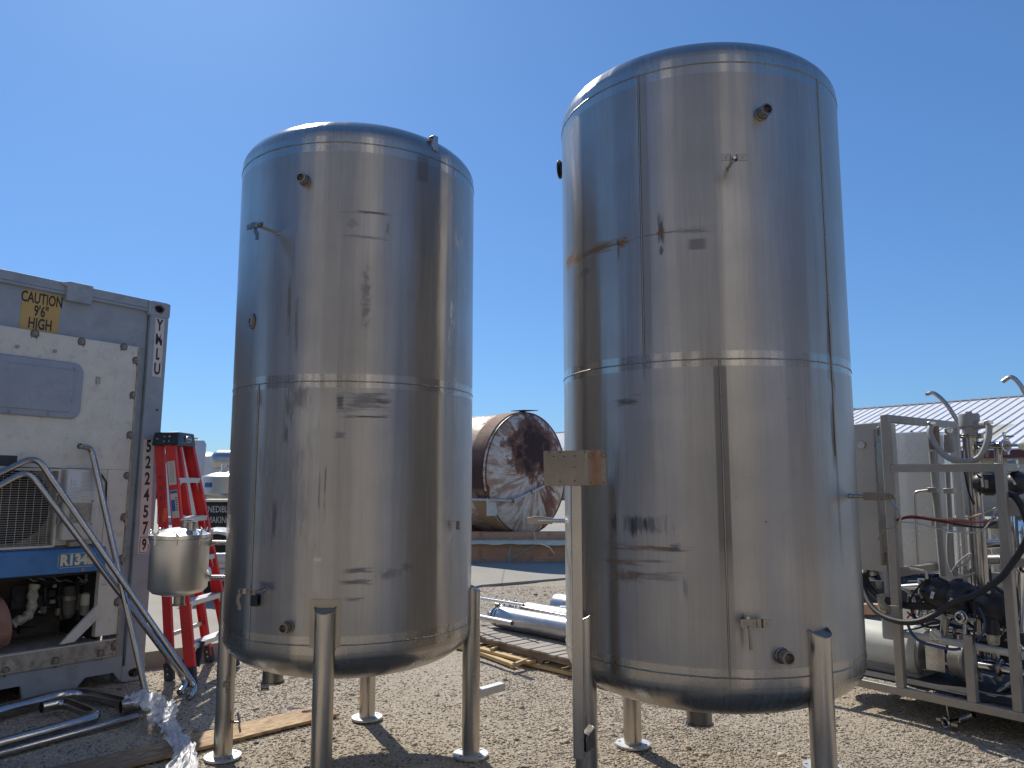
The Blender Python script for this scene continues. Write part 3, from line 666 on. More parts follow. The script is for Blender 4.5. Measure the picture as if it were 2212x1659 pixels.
# bottom outlets
def outlet(root, x, y, z1, z0, r):
    mb = MB(); mb.tube([(x, y, z1), (x, y, z0)], r, 32, wall=.004); mb.lathe([(r-.002, z0+.008), (r+.006, z0+.006), (r+.008, z0+.002), (r+.008, z0-.003), (r-.004, z0-.003)], Matrix.Translation((x, y, 0)), 32)
    mb.build('outlet_ferrule', 'steel_dark', root)
P = A(589.5, 1469, 4.25); outlet(tl, P.x-TL.c.x, P.y-TL.c.y, .58, P.z-.012, .054)
P = A(1512, 1565, 3.93); outlet(tr, P.x-TR.c.x, P.y-TR.c.y, .46, P.z+.005, .060)
# clip and bracket on the left leg, stub on the right leg
lc = Vector((TL.R*math.cos(LAZ+math.pi), TL.R*math.sin(LAZ+math.pi), 0)); mb = MB(); w0 = A(497, 1478, 4.33) - TL.c
mb.box((lc.x+.028, lc.y-.046, w0.z), (.026, .012, .09)); mb.box((lc.x+.020, lc.y-.058, w0.z), (.034, .016, .026)); hexn(mb, (lc.x+.028, lc.y-.05, w0.z+.03), (0, -1, 0), .007, .012); hexn(mb, (lc.x+.028, lc.y-.05, w0.z-.032), (0, -1, 0), .007, .012)
mb.build('toggle_clip', 'steel_dark', tl, bev=.001)
w1 = A(513, 1562, 4.36) - TL.c; mb = MB(); mb.cyl((lc.x+.03, lc.y, w1.z), (lc.x+.088, lc.y-.01, w1.z), .006); strap(mb, [(lc.x+.072, lc.y-.01, w1.z+.05), (lc.x+.084, lc.y-.012, w1.z+.015), (lc.x+.084, lc.y-.012, w1.z-.02), (lc.x+.092, lc.y-.012, w1.z-.05)], .02, (0, 1, .2)); mb.build('leg_bracket', 'steel_dark', tl)
rc = Vector((TL.R*math.cos(LAZ), TL.R*math.sin(LAZ), 0)); w2 = A(1038, 1496, 4.42) - TL.c; mb = MB(); mb.bar((rc.x+.02, rc.y-.01, w2.z-.004), (rc.x+.175, rc.y+.14, w2.z+.0), .05, .042); mb.build('tube_stub', 'plate_galv', tl, bev=.003)
mb = MB(); fc = Vector((TL.R*math.cos(fa), TL.R*math.sin(fa), 0)); mb.cyl((fc.x+.03, fc.y, .10), (fc.x+.075, fc.y-.01, .10), .006); mb.box((fc.x+.07, fc.y-.012, .125), (.008, .02, .085)); mb.build('leg_bracket', 'steel_dark', tl)
# right tank fittings
coupling(TR, tr, 1644, 247, .026, .055); coupling(TR, tr, 1690, 1416, .027, .055)
def sh3(mb, M, L):
    q = lambda x, y, z: M @ Vector((x, y, z)); U = M.to_3x3() @ Vector((0, 1, 0))
    strap(mb, [q(-.055, 0, L), q(-.02, 0, L), q(-.014, 0, L-.014), q(.006, 0, L-.014), q(.012, 0, L), q(.05, 0, L)], .03, U)
    for x in (-.038, -.004, .034): hexn(mb, q(x, 0, L-.012 if x == -.004 else L+.001), M.to_3x3() @ Vector((0, 0, 1)), .005, .003)
stud(TR, tr, (1573, 363), .115, sh3)
def sh4(mb, M, L):
    q = lambda x, y, z: M @ Vector((x, y, z)); U = M.to_3x3() @ Vector((0, 1, 0)); X = M.to_3x3() @ Vector((1, 0, 0))
    strap(mb, [q(-.03, -.02, L), q(.03, -.02, L), q(.036, -.02, L-.01), q(.055, -.02, L-.01), q(.06, -.02, L), q(.088, -.02, L)], .034, U)
    strap(mb, [q(.002, -.03, L+.006), q(.006, -.12, L+.006)], .010, X, .012)
    for x in (-.015, .025, .075): hexn(mb, q(x, -.02, L+.001), M.to_3x3() @ Vector((0, 0, 1)), .006, .003)
stud(TR, tr, (1608, 1330), .06, sh4)
def sh5(mb, M, L):
    q = lambda x, y, z: M @ Vector((x, y, z)); U = M.to_3x3() @ Vector((0, 1, 0)); X = M.to_3x3() @ Vector((1, 0, 0))
    mb.box((0, 0, L+.03), (.03, .034, .07), M); mb.box((0, 0, L+.08), (.012, .03, .05), M); hexn(mb, q(0, 0, L+.11), X, .012, .014)
    strap(mb, [q(0, -.012, L+.10), q(0, -.06, L+.135), q(0, -.09, L+.14), q(0, -.13, L+.12), q(0, -.14, L+.07), q(0, -.185, L+.045)], .02, X)
a5, z5 = TR.hit(1838, 1071); stud(TR, tr, (1836, 1071), .065, sh5, .009)
def sh6(mb, M, L):
    q = lambda x, y, z: M @ Vector((x, y, z)); X = M.to_3x3() @ Vector((1, 0, 0)); U = M.to_3x3() @ Vector((0, 1, 0))
    mb.box((0, .0, L-.02), (.02, .034, .13), M); strap(mb, [q(0, .02, L+.02), q(0, .02, L-.04), q(0, .012, L-.06)], .02, X)
    strap(mb, [q(0, -.018, L-.02), q(0, -.05, L+.014), q(0, -.11, L-.002), q(0, -.135, L-.07), q(0, -.165, L-.09)], .018, X)
# stud pointing left from the left flank
aL = math.pi - .10; zL = A(1190, 1125, 4.0).z; M = TR.M(aL, zL); mb = MB(); mb.cyl(M @ Vector((0, 0, -.01)), M @ Vector((0, 0, .14)), .012, n=16)
o6 = mb.build('stud', 'steel_bright', tr); mb = MB(); sh6(mb, M, .15); mb.build('clamp_strap', 'steel_pad', o6, bev=.0008)
# side manway rim just peeping out at the left edge
M = TR.M(math.pi-.28, A(1207, 360, 4.1).z, .0); mb = MB(); mb.ring((0, 0, .03), (0, 0, 1), .045, .008, 28, 8, M); mb.cyl((0, 0, -.02), (0, 0, .03), .04, n=24, M=M); mb.build('side_port', 'black_rubber', tr)
# instrument plate on its post
Yp = 3.44
p0 = A(1247, 1050, Yp); p1 = A(1249.5, 1624, Yp); wv = A(1259.5, 1300, Yp).x - A(1235.6, 1300, Yp).x
mb = MB(); c = TR.c; xm = (p0.x+p1.x)/2
mb.box((xm-c.x, Yp+.025-c.y, (p0.z+p1.z)/2), (.046, .05, p0.z-p1.z+.06)); mb.build('post', 'steel_leg', tr, bev=.003)
q0 = A(1174.3, 973, Yp-.01); q1 = A(1309.5, 1049, Yp-.01); W_, H_ = q1.x-q0.x, q0.z-q1.z
t = NT('plate_stained'); o = t.obj(); n1 = t.noise(o, 5, 6, .7); n2 = t.noise(o, 30, 5, .7, (1, 1, .2)); sp = t.n('ShaderNodeSeparateXYZ'); t.l(o, sp.inputs[0])
cc = t.mix(t.mapr(n1, .35, .65), (.22, .20, .165), (.31, .27, .22)); cc = t.mix(t.math('MULTIPLY', t.mapr(t.math('ADD', t.math('ABSOLUTE', t.math('SUBTRACT', sp.outputs[0], W_*.33)), t.math('MULTIPLY', n1, .06)), .07, .03), .8), cc, (.24, .10, .055)); cc = t.mix(t.mapr(n2, .55, .7, 0, .4), cc, (.40, .38, .34))
t.out(color=cc, rough=.42, metal=.7)
mb = MB(); mb.box((0, 0, 0), (W_, .006, H_)); pm = Matrix.Translation(((q0.x+q1.x)/2-c.x, Yp-.008-c.y, (q0.z+q1.z)/2)) @ Matrix.Rotation(R_(-.7), 4, 'Y')
plate = mb.build('mounting_plate', 'plate_stained', tr, bev=.001, M=pm)
mb = MB()
for (x, y) in [(987, 457), (1030, 497), (1125, 500), (1215, 495), (1308, 463), (1213, 595), (1213, 714), (1085, 720), (1355, 733), (1472, 735), (1088, 463)]:
    D_ = A(945+x*.244, 864+y*.244, Yp-.012) - c - Vector(pm.translation); mb.cyl((D_.x, -.0042, D_.z), (D_.x, .001, D_.z), .0035, n=10)
mb.build('screw_hole', 'black_rubber', plate)
mb = MB()
for (x, y) in [(1357, 492), (1472, 490)]:
    D_ = A(945+x*.244, 864+y*.244, Yp-.012) - c - Vector(pm.translation); mb.ring((D_.x, -.0035, D_.z), (0, 1, 0), .011, .0012, 20, 6)
mb.build('washer_mark', 'rust', plate)
lg = Vector((TR.R*math.cos(RAZ+math.pi), TR.R*math.sin(RAZ+math.pi), 0)); zb_ = A(1290, 1570, 3.5).z
mb = MB(); mb.prism([(0, 0), (.045, .02), (.045, .10), (0, .06)], .05, frame(Vector((xm-c.x+.01, Yp+.05-c.y, zb_-.09)), Vector((.9, .43, 0)).normalized(), Vector((0, 0, 1)), Vector((.43, -.9, 0)).normalized())); mb.build('post_bracket', 'steel_dark', tr, bev=.002)

# ---------------------------------------------------------------- refrigerated container (own frame: x along its end, y inward, z up)
cdx = ray(2307, 1066).normalized(); CO = G(312, 1466); cny = Vector((-cdx.y, cdx.x, 0)).normalized(); cuz = cdx.cross(cny)
CM = frame(CO, cdx, cny, cuz); CMi = CM.inverted()
def FC(x, y, off=0.0): P = CMi @ PL(x, y, CM @ Vector((0, off, 0)), cny); return P
def FM(x, z, off=0.0, rot=0.0):            # text/plate frame on the container front: X right, Y up, Z outwards
    return Matrix.Translation((x, off, z)) @ Matrix(((1, 0, 0, 0), (0, 0, -1, 0), (0, 1, 0, 0), (0, 0, 0, 1))) @ Matrix.Rotation(rot, 4, 'Z')
cont = thing('refrigerated_container', 'blue grey refrigerated shipping container, machinery end with amber caution label', 'container', CM)
W_C, H_C, L_C = 2.438, 2.896, 6.05
# shell behind the end frame
mb = MB(); n_ = 44; prev = None
for side in (0, 1):
    x0 = -.03 if side == 0 else -W_C+.03
    for k in range(n_):
        y0 = .2+(L_C-.4)*k/n_; y1 = .2+(L_C-.4)*(k+1)/n_; dx = -.03 if k % 2 else 0; dx = dx if side == 0 else -dx
        mb.box((x0+dx-.0, (y0+y1)/2, 1.45), (.02, y1-y0+.0, 2.6))
mb.build('side_wall', 'container_blue_grey', cont)
mb = MB(); mb.box((-W_C/2, L_C/2, H_C-.045), (W_C-.1, L_C-.3, .03)); mb.build('roof', 'container_blue_grey', cont)
mb = MB(); mb.box((-W_C/2, L_C-.1, 1.45), (W_C-.1, .05, 2.6)); mb.build('rear_wall', 'container_blue_grey', cont)
mb = MB(); mb.box((-W_C/2, L_C/2, .14), (W_C-.1, L_C-.2, .03)); mb.build('underframe', 'container_blue_grey', cont)
for xx in (0, -W_C):
    s_ = -1 if xx == 0 else 1
    for yy in (0, L_C):
        t_ = 1 if yy == 0 else -1
        mb = MB()
        # post: folded channel with a flat front face and a stepped inner edge
        mb.box((xx+s_*.079, yy+t_*.055, 1.448), (.150, .10, 2.67)); mb.box((xx+s_*.181, yy+t_*.075, 1.43), (.052, .07, 2.6))
        mb.build('corner_post', 'container_blue_grey', cont, bev=.006)
        for zz in (2.837, .059):
            mb = MB(); M = FM(xx+s_*.089, zz, yy+t_*.012 if yy == 0 else yy)
            if yy == 0:
                holeplate(mb, .178, .118, .036 if zz > 1 else .036, .026 if zz > 1 else .028, .012, M, 24)
                mb.box((xx+s_*.006, .09, zz), (.012, .155, .118)); mb.box((xx+s_*.172, .09, zz), (.012, .155, .118)); mb.box((xx+s_*.089, .09, zz+.053), (.154, .155, .012)); mb.box((xx+s_*.089, .09, zz-.053), (.154, .155, .012)); mb.box((xx+s_*.089, .162, zz), (.15, .01, .094))
            else: mb.box((xx+s_*.089, yy-.08, zz), (.178, .162, .118))
            cc_ = mb.build('corner_casting', 'container_blue_grey', cont, bev=.002)
            if yy == 0:
                m2 = MB(); q = []; 
                for k in range(24): a = 2*math.pi*k/24; q.append((.040*math.cos(a)*(1+.12*math.sin(3*a)), .032*math.sin(a)*(1+.1*math.cos(5*a))))
                vs = [(x*.9, y*.86, 0) for x, y in q] + [(x*1.05, y*1.06, 0) for x, y in q]
                m2.add(vs, [(k, (k+1) % 24, 24+(k+1) % 24, 24+k) for k in range(24)], FM(xx+s_*.089, zz, -.0008)); m2.build('rust_rim', 'rust', cc_)
# rails and header
mb = MB(); mb.box((-W_C/2, .045, 2.862), (W_C-.35, .07, .068)); mb.box((-W_C/2, .020, 2.816), (W_C-.35, .03, .02)); mb.build('top_rail', 'container_blue_grey', cont, bev=.004)
mb = MB(); mb.box((-W_C/2, .055, 2.67), (W_C-.33, .04, .32)); hd = mb.build('header_panel', 'container_blue_grey', cont, bev=.002)
a = FC(138, 620); b = FC(199, 634); mb = MB(); mb.prism([(a.x+.02, 2.765), (b.x, 2.765), (b.x, 2.905), (a.x+.03, 2.905), (a.x-.03, 2.88), (a.x+.02, 2.86)], .05, FM(0, 0, .035)); mb.build('lift_bracket', 'container_blue_grey', cont, bev=.004)
mb = MB(); mb.prism([(-2.25, .02), (-2.05, .02), (-1.98, .075), (-1.70, .075), (-1.68, .0), (-1.2, .0), (-1.18, 0.02), (-1.16, .11), (-.86, .11), (-.84, .02), (-.50, .02), (-.44, .085), (-.24, .085), (-.19, .02), (-.178, .02), (-.178, .20), (-2.25, .20)], .03, FM(0, 0, .035)); mb.box((-W_C/2, .05, .185), (W_C-.36, .05, .035)); mb.build('bottom_rail', 'container_blue_grey', cont, bev=.002)
# dark sheet standing in for the shade under the fork pockets
mb = MB(); mb.box((-W_C/2, .30, .10), (W_C-.5, .02, .16)); mb.build('pocket_shade', 'bay_dark', cont)
# machinery panel: built as strips round the openings
PX0, PX1, PZ0, PZ1 = -2.215, -.230, .207, 2.508
bayR = FC(219, 1290).x; bayT = .84; bayB = FC(216, 1385).z; fanL = -2.0; wT = FC(100, 1011).z; boxR = FC(228, 1080).x; wB = 1.0
mb = MB(); th = .05; yc = .022
def strip(x0, x1, z0, z1, dy=0): mb.box(((x0+x1)/2, yc+dy, (z0+z1)/2), (x1-x0, th, z1-z0))
strip(PX0, PX1, wT, PZ1); strip(boxR, PX1, .36, wT-.0005, .0005); strip(PX0, PX1, PZ0, bayB)
strip(PX0, fanL-.05, bayB+.0005, wT-.0005)
mb.build('end_panel', 'panel_white', cont, bev=.003)
mb = MB(); mb.box(((bayR+PX1)/2, yc+.002, .60), (PX1-bayR, th, .46)); mb.box((-1.2, yc-.001, (PZ0+bayB)/2), (1.9, th, bayB-PZ0-.01)); mb.build('sill_panel', 'panel_dirty', cont, bev=.003)
mb = MB(); mb.box(((PX1-.005), -.005, 1.36), (.012, .012, 2.3)); mb.box((-1.2, -.005, PZ0+.004), (1.98, .012, .012)); mb.build('panel_trim', 'panel_dirty', cont)
# bolts with rust rings
bl = [(75, 721), (176, 738), (267, 750), (293, 779), (287, 854), (280, 940), (274, 1028), (268, 1117), (262, 1207), (254, 1299), (247, 1392), (217, 1412), (119, 1429), (11, 1450)]
for (x, y) in bl:
    P = FC(x, y); mb = MB(); M = FM(P.x, P.z, -.0035); mb.cyl((0, 0, 0), (0, 0, .004), .021, n=24, M=M); hexn(mb, (0, 0, .004), (0, 0, 1), .0145, .012, M)
    b_ = mb.build('bolt', 'bolt_head', cont, bev=.0006)
    m2 = MB(); q = [(.0275*math.cos(R_(k*15))*(1+.08*random.random()), .027*math.sin(R_(k*15))*(1+.15*random.random())-(.018 if 12 < k < 24 and random.random() < .35 else 0)) for k in range(24)]
    m2.prism(q, .0006, FM(P.x, P.z, -.0034)); m2.build('rust_stain', 'rust_ring', b_)
# caution label
cs = [FC(52, 601), FC(134, 623), FC(127, 720.5), FC(18.3, 702)]
x0, x1, z0, z1 = -1.172, -.728, 2.515, 2.795
xL, xR = FC(51.0, 610, .033).x, FC(133, 630, .033).x
mb = MB(); lw = xR-xL; lz0, lz1 = 2.515, 2.793
mb.prism([(xL, lz0), (xR, lz0), (xR, lz1), (xL, lz1)], .0015, FM(0, 0, .0345)); lab = mb.build('caution_label', 'label_amber', cont)
xc = (xL+xR)/2+.004
for s_, zz, w_ in (("CAUTION", 2.742, .56), ("9'6\"", 2.652, .58), ("HIGH", 2.562, .60)):
    text('lettering', s_, .108, 'ink_black', lab, FM(xc, zz, .0325), sx=w_, th=.0004, bold=.0022)
# rounded access hatch
h1 = FC(179, 830, -.02); hx1 = h1.x; hz0 = FC(120, 903, -.02).z; hz1 = FC(60, 771, -.02).z; hx0 = -1.95
mb = MB(); mb.prism(rrect(hx0, hz0, hx1, hz1, .07, 8), .022, FM(0, 0, -.002)); hatch = mb.build('access_hatch', 'hatch_blue', cont, bev=.012)
ix1 = FC(157, 860, -.03).x; iz0 = FC(120, 892, -.03).z; iz1 = FC(60, 785, -.03).z
mb = MB(); mb.prism(rrect(hx0+.07, iz0+.01, ix1, iz1-.01, .04, 8), .008, FM(0, 0, -.0235)); mb.build('hatch_cover', 'hatch_blue', hatch, bev=.004)
for (x, y) in [(37.5, 749), (119, 759), (163, 797), (156, 867), (107, 895), (23, 889)]:
    P = FC(x, y, -.03); mb = MB(); M = FM(P.x, P.z, -.0245); mb.cyl((0, 0, 0), (0, 0, .008), .014, n=18, M=M); hexn(mb, (0, 0, .004), (0, 0, 1), .009, .010, M); mb.build('screw', 'hatch_blue', hatch, bev=.0008)
# crest sticker, eye latch, notch
P = FC(233, 767); M = FM(P.x, P.z, -.0032); mb = MB()
mb.ring((0, 0, .0), (0, 0, 1), .043, .0011, 40, 4, M); mb.ring((0, 0, 0), (0, 0, 1), .034, .0008, 36, 4, M)
for k in range(20): a = 2*math.pi*k/20; mb.box((.0385*math.cos(a), .0385*math.sin(a), 0), (.004, .003, .0012), M, Matrix.Rotation(a, 3, 'Z'))
for s_ in (-1, 1): mb.bar(M @ Vector((-s_*.022, -.018, 0)), M @ Vector((s_*.022, .02, 0)), .0065, .001, up=(0, -1, 0))
for q in ((.0, .022), (.022, -.004), (-.022, -.004), (0, -.02)): mb.cyl((q[0], q[1], -.0006), (q[0], q[1], .0009), .0062, n=12, M=M)
mb.build('crest_sticker', 'notice_paper', cont)
P = FC(211, 822); M = FM(P.x, P.z, -.0035); mb = MB(); mb.box((0, 0, 0), (.034, .052, .004), M); lt = mb.build('latch_plate', 'bolt_dull', cont); mb = MB(); mb.ring((0, 0, .004), (0, 0, 1), .009, .0028, 18, 6, M); mb.box((0, -.02, .004), (.007, .03, .006), M); mb.build('latch_eye', 'label_white', lt)
mb = MB(); q = [(.020*math.cos(R_(k*18))*(1+.3*random.random()), -.055+.03*math.sin(R_(k*18))*(1+.3*random.random())) for k in range(20)]; mb.prism(q, .0007, M @ Matrix.Translation((0, 0, -.0015))); mb.build('scuff', 'rust_ring', lt)
# identification letters on the post
def vstrip(xa, ya, xb, yb, w, name='number_strip'):
    A_, B_ = FC(xa, ya, .005), FC(xb, yb, .005); M = FM((A_.x+B_.x)/2, (A_.z+B_.z)/2, .0048); ang_ = math.atan2(B_.x-A_.x, A_.z-B_.z); M = M @ Matrix.Rotation(ang_, 4, 'Z'); L_ = math.hypot(A_.x-B_.x, A_.z-B_.z)
    m = MB(); m.prism([(-w/2, -L_/2), (w/2, -L_/2), (w/2, L_/2), (-w/2, L_/2)], .0014, M); return m.build(name, 'label_white', cont), M, L_
o, M, L_ = vstrip(345.7, 688.5, 338.2, 814, .075)
for k, ch in enumerate("YMLU"):
    text('lettering', ch, .125, 'ink_black', o, M @ Matrix.Translation((0, L_/2-L_*(k+.5)/4, .0016)), sx=.62, th=.0003, bold=.004)
for k in range(4):
    m = MB(); yy = (.10, .06, -.03, -.13)[k]; xx = (-.03, .018, -.034, .014)[k]; m.prism([(xx, yy), (xx+.012, yy+.02), (xx+.016, yy+.05), (xx+.004, yy+.06), (xx-.006, yy+.025)], .0004, M @ Matrix.Translation((0, 0, .0026))); m.build('torn_patch', 'label_white', o)
o, M, L_ = vstrip(322, 950, 312.5, 1158, .088)
for k, ch in enumerate("522457"):
    text('lettering', ch, .13, 'ink_black', o, M @ Matrix.Translation((0, L_/2-.055-(L_-.11)*(k)/5, .0016)), sx=.66, th=.0003, bold=.004)
o, M, L_ = vstrip(312.3, 1159, 310.2, 1196, .092)
text('lettering', "9", .115, 'ink_black', o, M @ Matrix.Translation((0, 0, .0016)), sx=.62, th=.0003, bold=.004)
m = MB(); w2, l2 = .034, L_/2-.008
for (a, b, c_, d) in ((0, l2, 2*w2, .004), (0, -l2, 2*w2, .004), (w2, 0, .004, 2*l2), (-w2, 0, .004, 2*l2)): m.box((a, b, .0016), (c_+.004*(c_ > d), d, .0005), M)
m.build('check_box', 'ink_black', o)
P = FC(339, 886, .005); m = MB(); M = FM(P.x, P.z, .0045); m.cyl((0, 0, 0), (0, 0, .002), .020, n=20, M=M); g = m.build('drain_grommet', 'container_blue_grey', cont); m = MB(); m.cyl((0, 0, .002), (0, 0, .003), .009, n=14, M=M); m.build('drain_hole', 'black_rubber', g)
m = MB(); P = FC(298, 1468, .0); m.prism([(.024*math.cos(R_(k*18)), max(-.015, .03*math.sin(R_(k*18)))) for k in range(20)], .001, FM(-.07, .045, -.0008)); m.build('shadow_hole', 'black_rubber', cont)
# fan recess and grille
gx1 = FC(129, 1020, -.02).x; gz1 = FC(100, 1015, -.02).z; gz0 = FC(100, 1181, -.02).z; gx0 = -2.0
mb = MB(); mb.box((-1.3, .34, 1.35), (1.75, .02, .75)); mb.build('fan_shroud', 'panel_dirty', cont)
fcx, fcz = FC(20, 1092, .33).x, FC(20, 1092, .33).z; rr = (FC(108, 1092, .33).x-fcx)
mb = MB(); mb.cyl((fcx, .325, fcz), (fcx, .33, fcz), rr, n=64); mb.build('fan_opening', 'black_rubber', cont)
mb = MB()
for k in range(5):
    a = k*2*math.pi/5+.4; mb.prism([(.06, -.02), (rr*.93, -.11), (rr*.93, .06), (.06, .03)], .004, FM(fcx, fcz, .318) @ Matrix.Rotation(a, 4, 'Z') @ Matrix.Rotation(.35, 4, 'X'))
mb.cyl((fcx, .26, fcz), (fcx, .31, fcz), .07, n=24); mb.build('fan_blade', 'bay_dark', cont)
mb = MB(); mb.box((gx0+.4, .19, wT-.01), (1.7, .30, .02)); mb.box((boxR+.006, .18, 1.3), (.012, .30, .62)); mb.box((-1.3, .19, 1.005), (1.75, .30, .02)); mb.build('recess_wall', 'panel_dirty', cont)
mb = MB()
for zz in (gz0, gz1): mb.bar((gx0, -.02, zz), (gx1, -.02, zz), .014, .014)
mb.bar((gx1, -.02, gz0), (gx1, -.02, gz1), .016, .012, up=(0, 1, 0)); mb.bar((gx1-.19, -.02, gz1-.012), (gx1-.19, -.02, gz1), .004, .004, up=(0, 1, 0))
dz = .0152; k = 1
while gz0+k*dz < gz1: mb.tube([(gx0, -.02, gz0+k*dz), (gx1, -.02, gz0+k*dz)], .0013, 5); k += 1
dx = FC(60, 1100, -.02).x - FC(42.5, 1100, -.02).x; k = 1
while gx1-k*dx > gx0: mb.tube([(gx1-k*dx, -.0225, gz0), (gx1-k*dx, -.0225, gz1)], .0014, 5); k += 1
mb.build('fan_grille', 'panel_white', cont)
# dark slot above the grille
P = FC(38, 996); mb = MB(); zc_s = FC(20, 996).z
for (xx, zz, a_, b_) in ((P.x-.30, zc_s+.042, .60, .012), (P.x-.30, zc_s-.042, .60, .012), (P.x, zc_s, .012, .096)): mb.box((xx, -.006, zz), (a_, .012, b_))
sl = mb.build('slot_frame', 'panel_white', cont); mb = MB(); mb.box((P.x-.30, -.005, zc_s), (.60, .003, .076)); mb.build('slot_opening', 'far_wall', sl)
# control box
bx0, bx1 = FC(134, 1080, -.02).x, FC(209, 1080, -.02).x; bz1, bz0 = FC(170, 1014, -.02).z, FC(170, 1166, -.02).z
mb = MB(); mb.box(((gx1+boxR)/2+.01, .03, (gz0+wT)/2), (boxR-gx1-.0, .05, wT-gz0)); mb.build('box_backing', 'panel_white', cont, bev=.003)
mb = MB(); mb.box(((bx0+bx1)/2, -.035, (bz0+bz1)/2), (bx1-bx0, .065, bz1-bz0)); cb = mb.build('control_box', 'panel_white', cont, bev=.012)
p0_, p1_ = FC(147, 1017, -.06), FC(203, 1076, -.06); mb = MB(); mb.box(((p0_.x+p1_.x)/2, -.0685, (p0_.z+p1_.z)/2), (p1_.x-p0_.x, .001, p0_.z-p1_.z)); nt = mb.build('notice', 'notice_paper', cb)
mb = MB(); pw, ph = p1_.x-p0_.x, p0_.z-p1_.z
for k in range(15):
    zz = p0_.z-.012-k*ph/21; mb.box((p0_.x+pw*.70, -.0692, zz), (pw*random.uniform(.36, .52), .0004, .0022))
for k in range(6): mb.box((p0_.x+pw*random.uniform(.2, .7), -.0692, p0_.z-ph*.76-k*.009), (pw*random.uniform(.15, .4), .0004, .002))
for (a, b, c_, d) in ((.2, .62, .14, .002), (.2, .5, .14, .002), (.13, .56, .003, .05), (.27, .56, .003, .05), (.3, .36, .4, .002), (.3, .28, .4, .002)): mb.box((p0_.x+pw*a, -.0692, p1_.z+ph*b), (pw*c_ if c_ > .01 else .002, .0004, d))
mb.build('print', 'bolt_dull', nt)
w0_, w1_ = FC(151, 1087, -.06), FC(195, 1129, -.06); mb = MB(); mb.box(((w0_.x+w1_.x)/2, -.0695, (w0_.z+w1_.z)/2), (w1_.x-w0_.x, .003, w0_.z-w1_.z)); mb.build('window_cover', 'panel_dirty', cb, bev=.002)
for (x, y) in ((152, 1084), (199, 1083), (195, 1132)): P = FC(x, y, -.06); mb = MB(); hexn(mb, (P.x, -.068, P.z), (0, -1, 0), .007, .006); mb.build('screw', 'bolt_dull', cb)
for (x, y) in ((130, 1078), (128, 1125)): P = FC(x, y, -.06); mb = MB(); mb.box((P.x+.004, -.035, P.z), (.02, .03, .05)); mb.cyl((P.x, -.05, P.z-.03), (P.x, -.05, P.z+.03), .007); mb.build('hinge', 'bolt_dull', cb)
mb = MB(); a_, b_, c_ = FC(211, 1011, -.01), FC(231, 1043, -.01), FC(228, 1120, -.01); 
mb.tube([(a_.x, -.006, a_.z), (b_.x, -.006, b_.z), (c_.x, -.006, c_.z)], .006, 6); mb.build('door_gap', 'bay_dark', cont)
P = FC(165, 1175, -.05); mb = MB(); mb.box((P.x, -.02, P.z), (.09, .05, .035)); mb.build('hasp', 'bolt_dull', cont, bev=.002)
# blue band + R134a
bR = FC(227, 1205, -.03).x; mb = MB(); mb.prism([(-.045, .832), (-.045, .985), (-.03, 1.002), (.04, 1.002), (.04, .832)], bR+2.0, Matrix(((0, 0, 1, -2.0), (1, 0, 0, 0), (0, 1, 0, 0), (0, 0, 0, 1)))); band = mb.build('blue_band', 'band_blue', cont, bev=.006)
r0, r1 = FC(126, 1213, -.046), FC(204.5, 1208, -.046); cxr, czr = (r0.x+r1.x)/2, (FC(165, 1200, -.046).z+FC(165, 1221, -.046).z)/2; wr, hr = r1.x-r0.x, .094
text('lettering', 'R134a', .098, 'ink_yellow', band, FM(cxr+.0, czr, -.0465), sx=.90, th=.0004, bold=.005)
mb = MB()
for sgn in (-1, 1): mb.box((cxr, -.0465, czr+sgn*hr/2), (wr-.02, .0008, .0028)); mb.box((cxr+sgn*wr/2, -.0465, czr), (.0028, .0008, hr-.01))
mb.build('label_border', 'ink_yellow', band)
P = FC(178, 1231, -.046); mb = MB(); mb.cyl((P.x, -.044, P.z-.0), (P.x, -.052, P.z), .012, n=16); mb.build('band_screw', 'bolt_dull', band)
# machinery bay
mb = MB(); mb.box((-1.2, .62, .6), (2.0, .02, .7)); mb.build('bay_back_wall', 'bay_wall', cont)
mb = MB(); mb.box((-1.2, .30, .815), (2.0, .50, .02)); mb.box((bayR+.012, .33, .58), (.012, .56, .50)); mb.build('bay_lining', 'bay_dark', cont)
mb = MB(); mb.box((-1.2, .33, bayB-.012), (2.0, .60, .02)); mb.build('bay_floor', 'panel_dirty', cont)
def bayp(x, y, d=.25): P = FC(x, y, d); return P
a_, b_, c_, d_ = FC(129, 1393), FC(214.5, 1302), FC(214.5, 1333), FC(160, 1387); mb = MB(); mb.prism([(a_.x, a_.z-.0), (d_.x, d_.z), (c_.x, c_.z), (b_.x, b_.z)], .03, FM(0, 0, .02)); mb.build('diagonal_brace', 'panel_white', cont, bev=.003)
pts = [(76, 1262), (71, 1280), (70, 1300), (66, 1320), (55, 1335), (36, 1343), (26, 1350)]
c3 = curve([FC(x, y, .2) for x, y in pts], 6); rad = [.032*(1+.16*math.sin(i*.95)) for i in range(len(c3))]
mb = MB(); mb.tube(c3, rad, 16); mb.build('insulated_pipe', 'tape_white', cont)
P0 = FC(189, 1284, .22); P1 = FC(189, 1302, .22); mb = MB(); mb.lathe([(0.0, P1.z-.05), (.036, P1.z-.05), (.040, P1.z-.02), (.042, P1.z), (.040, P0.z), (.025, P0.z+.012), (0, P0.z+.014)], Matrix.Translation((P0.x, P0.y, 0)), 24); cn = mb.build('filter_canister', 'motor_white', cont)
mb = MB(); mb.lathe([(.030, P1.z-.09), (.044, P1.z-.085), (.044, P1.z-.02), (.040, P1.z-.015)], Matrix.Translation((P0.x, P0.y, 0)), 24); mb.build('canister_base', 'bolt_dull', cn)
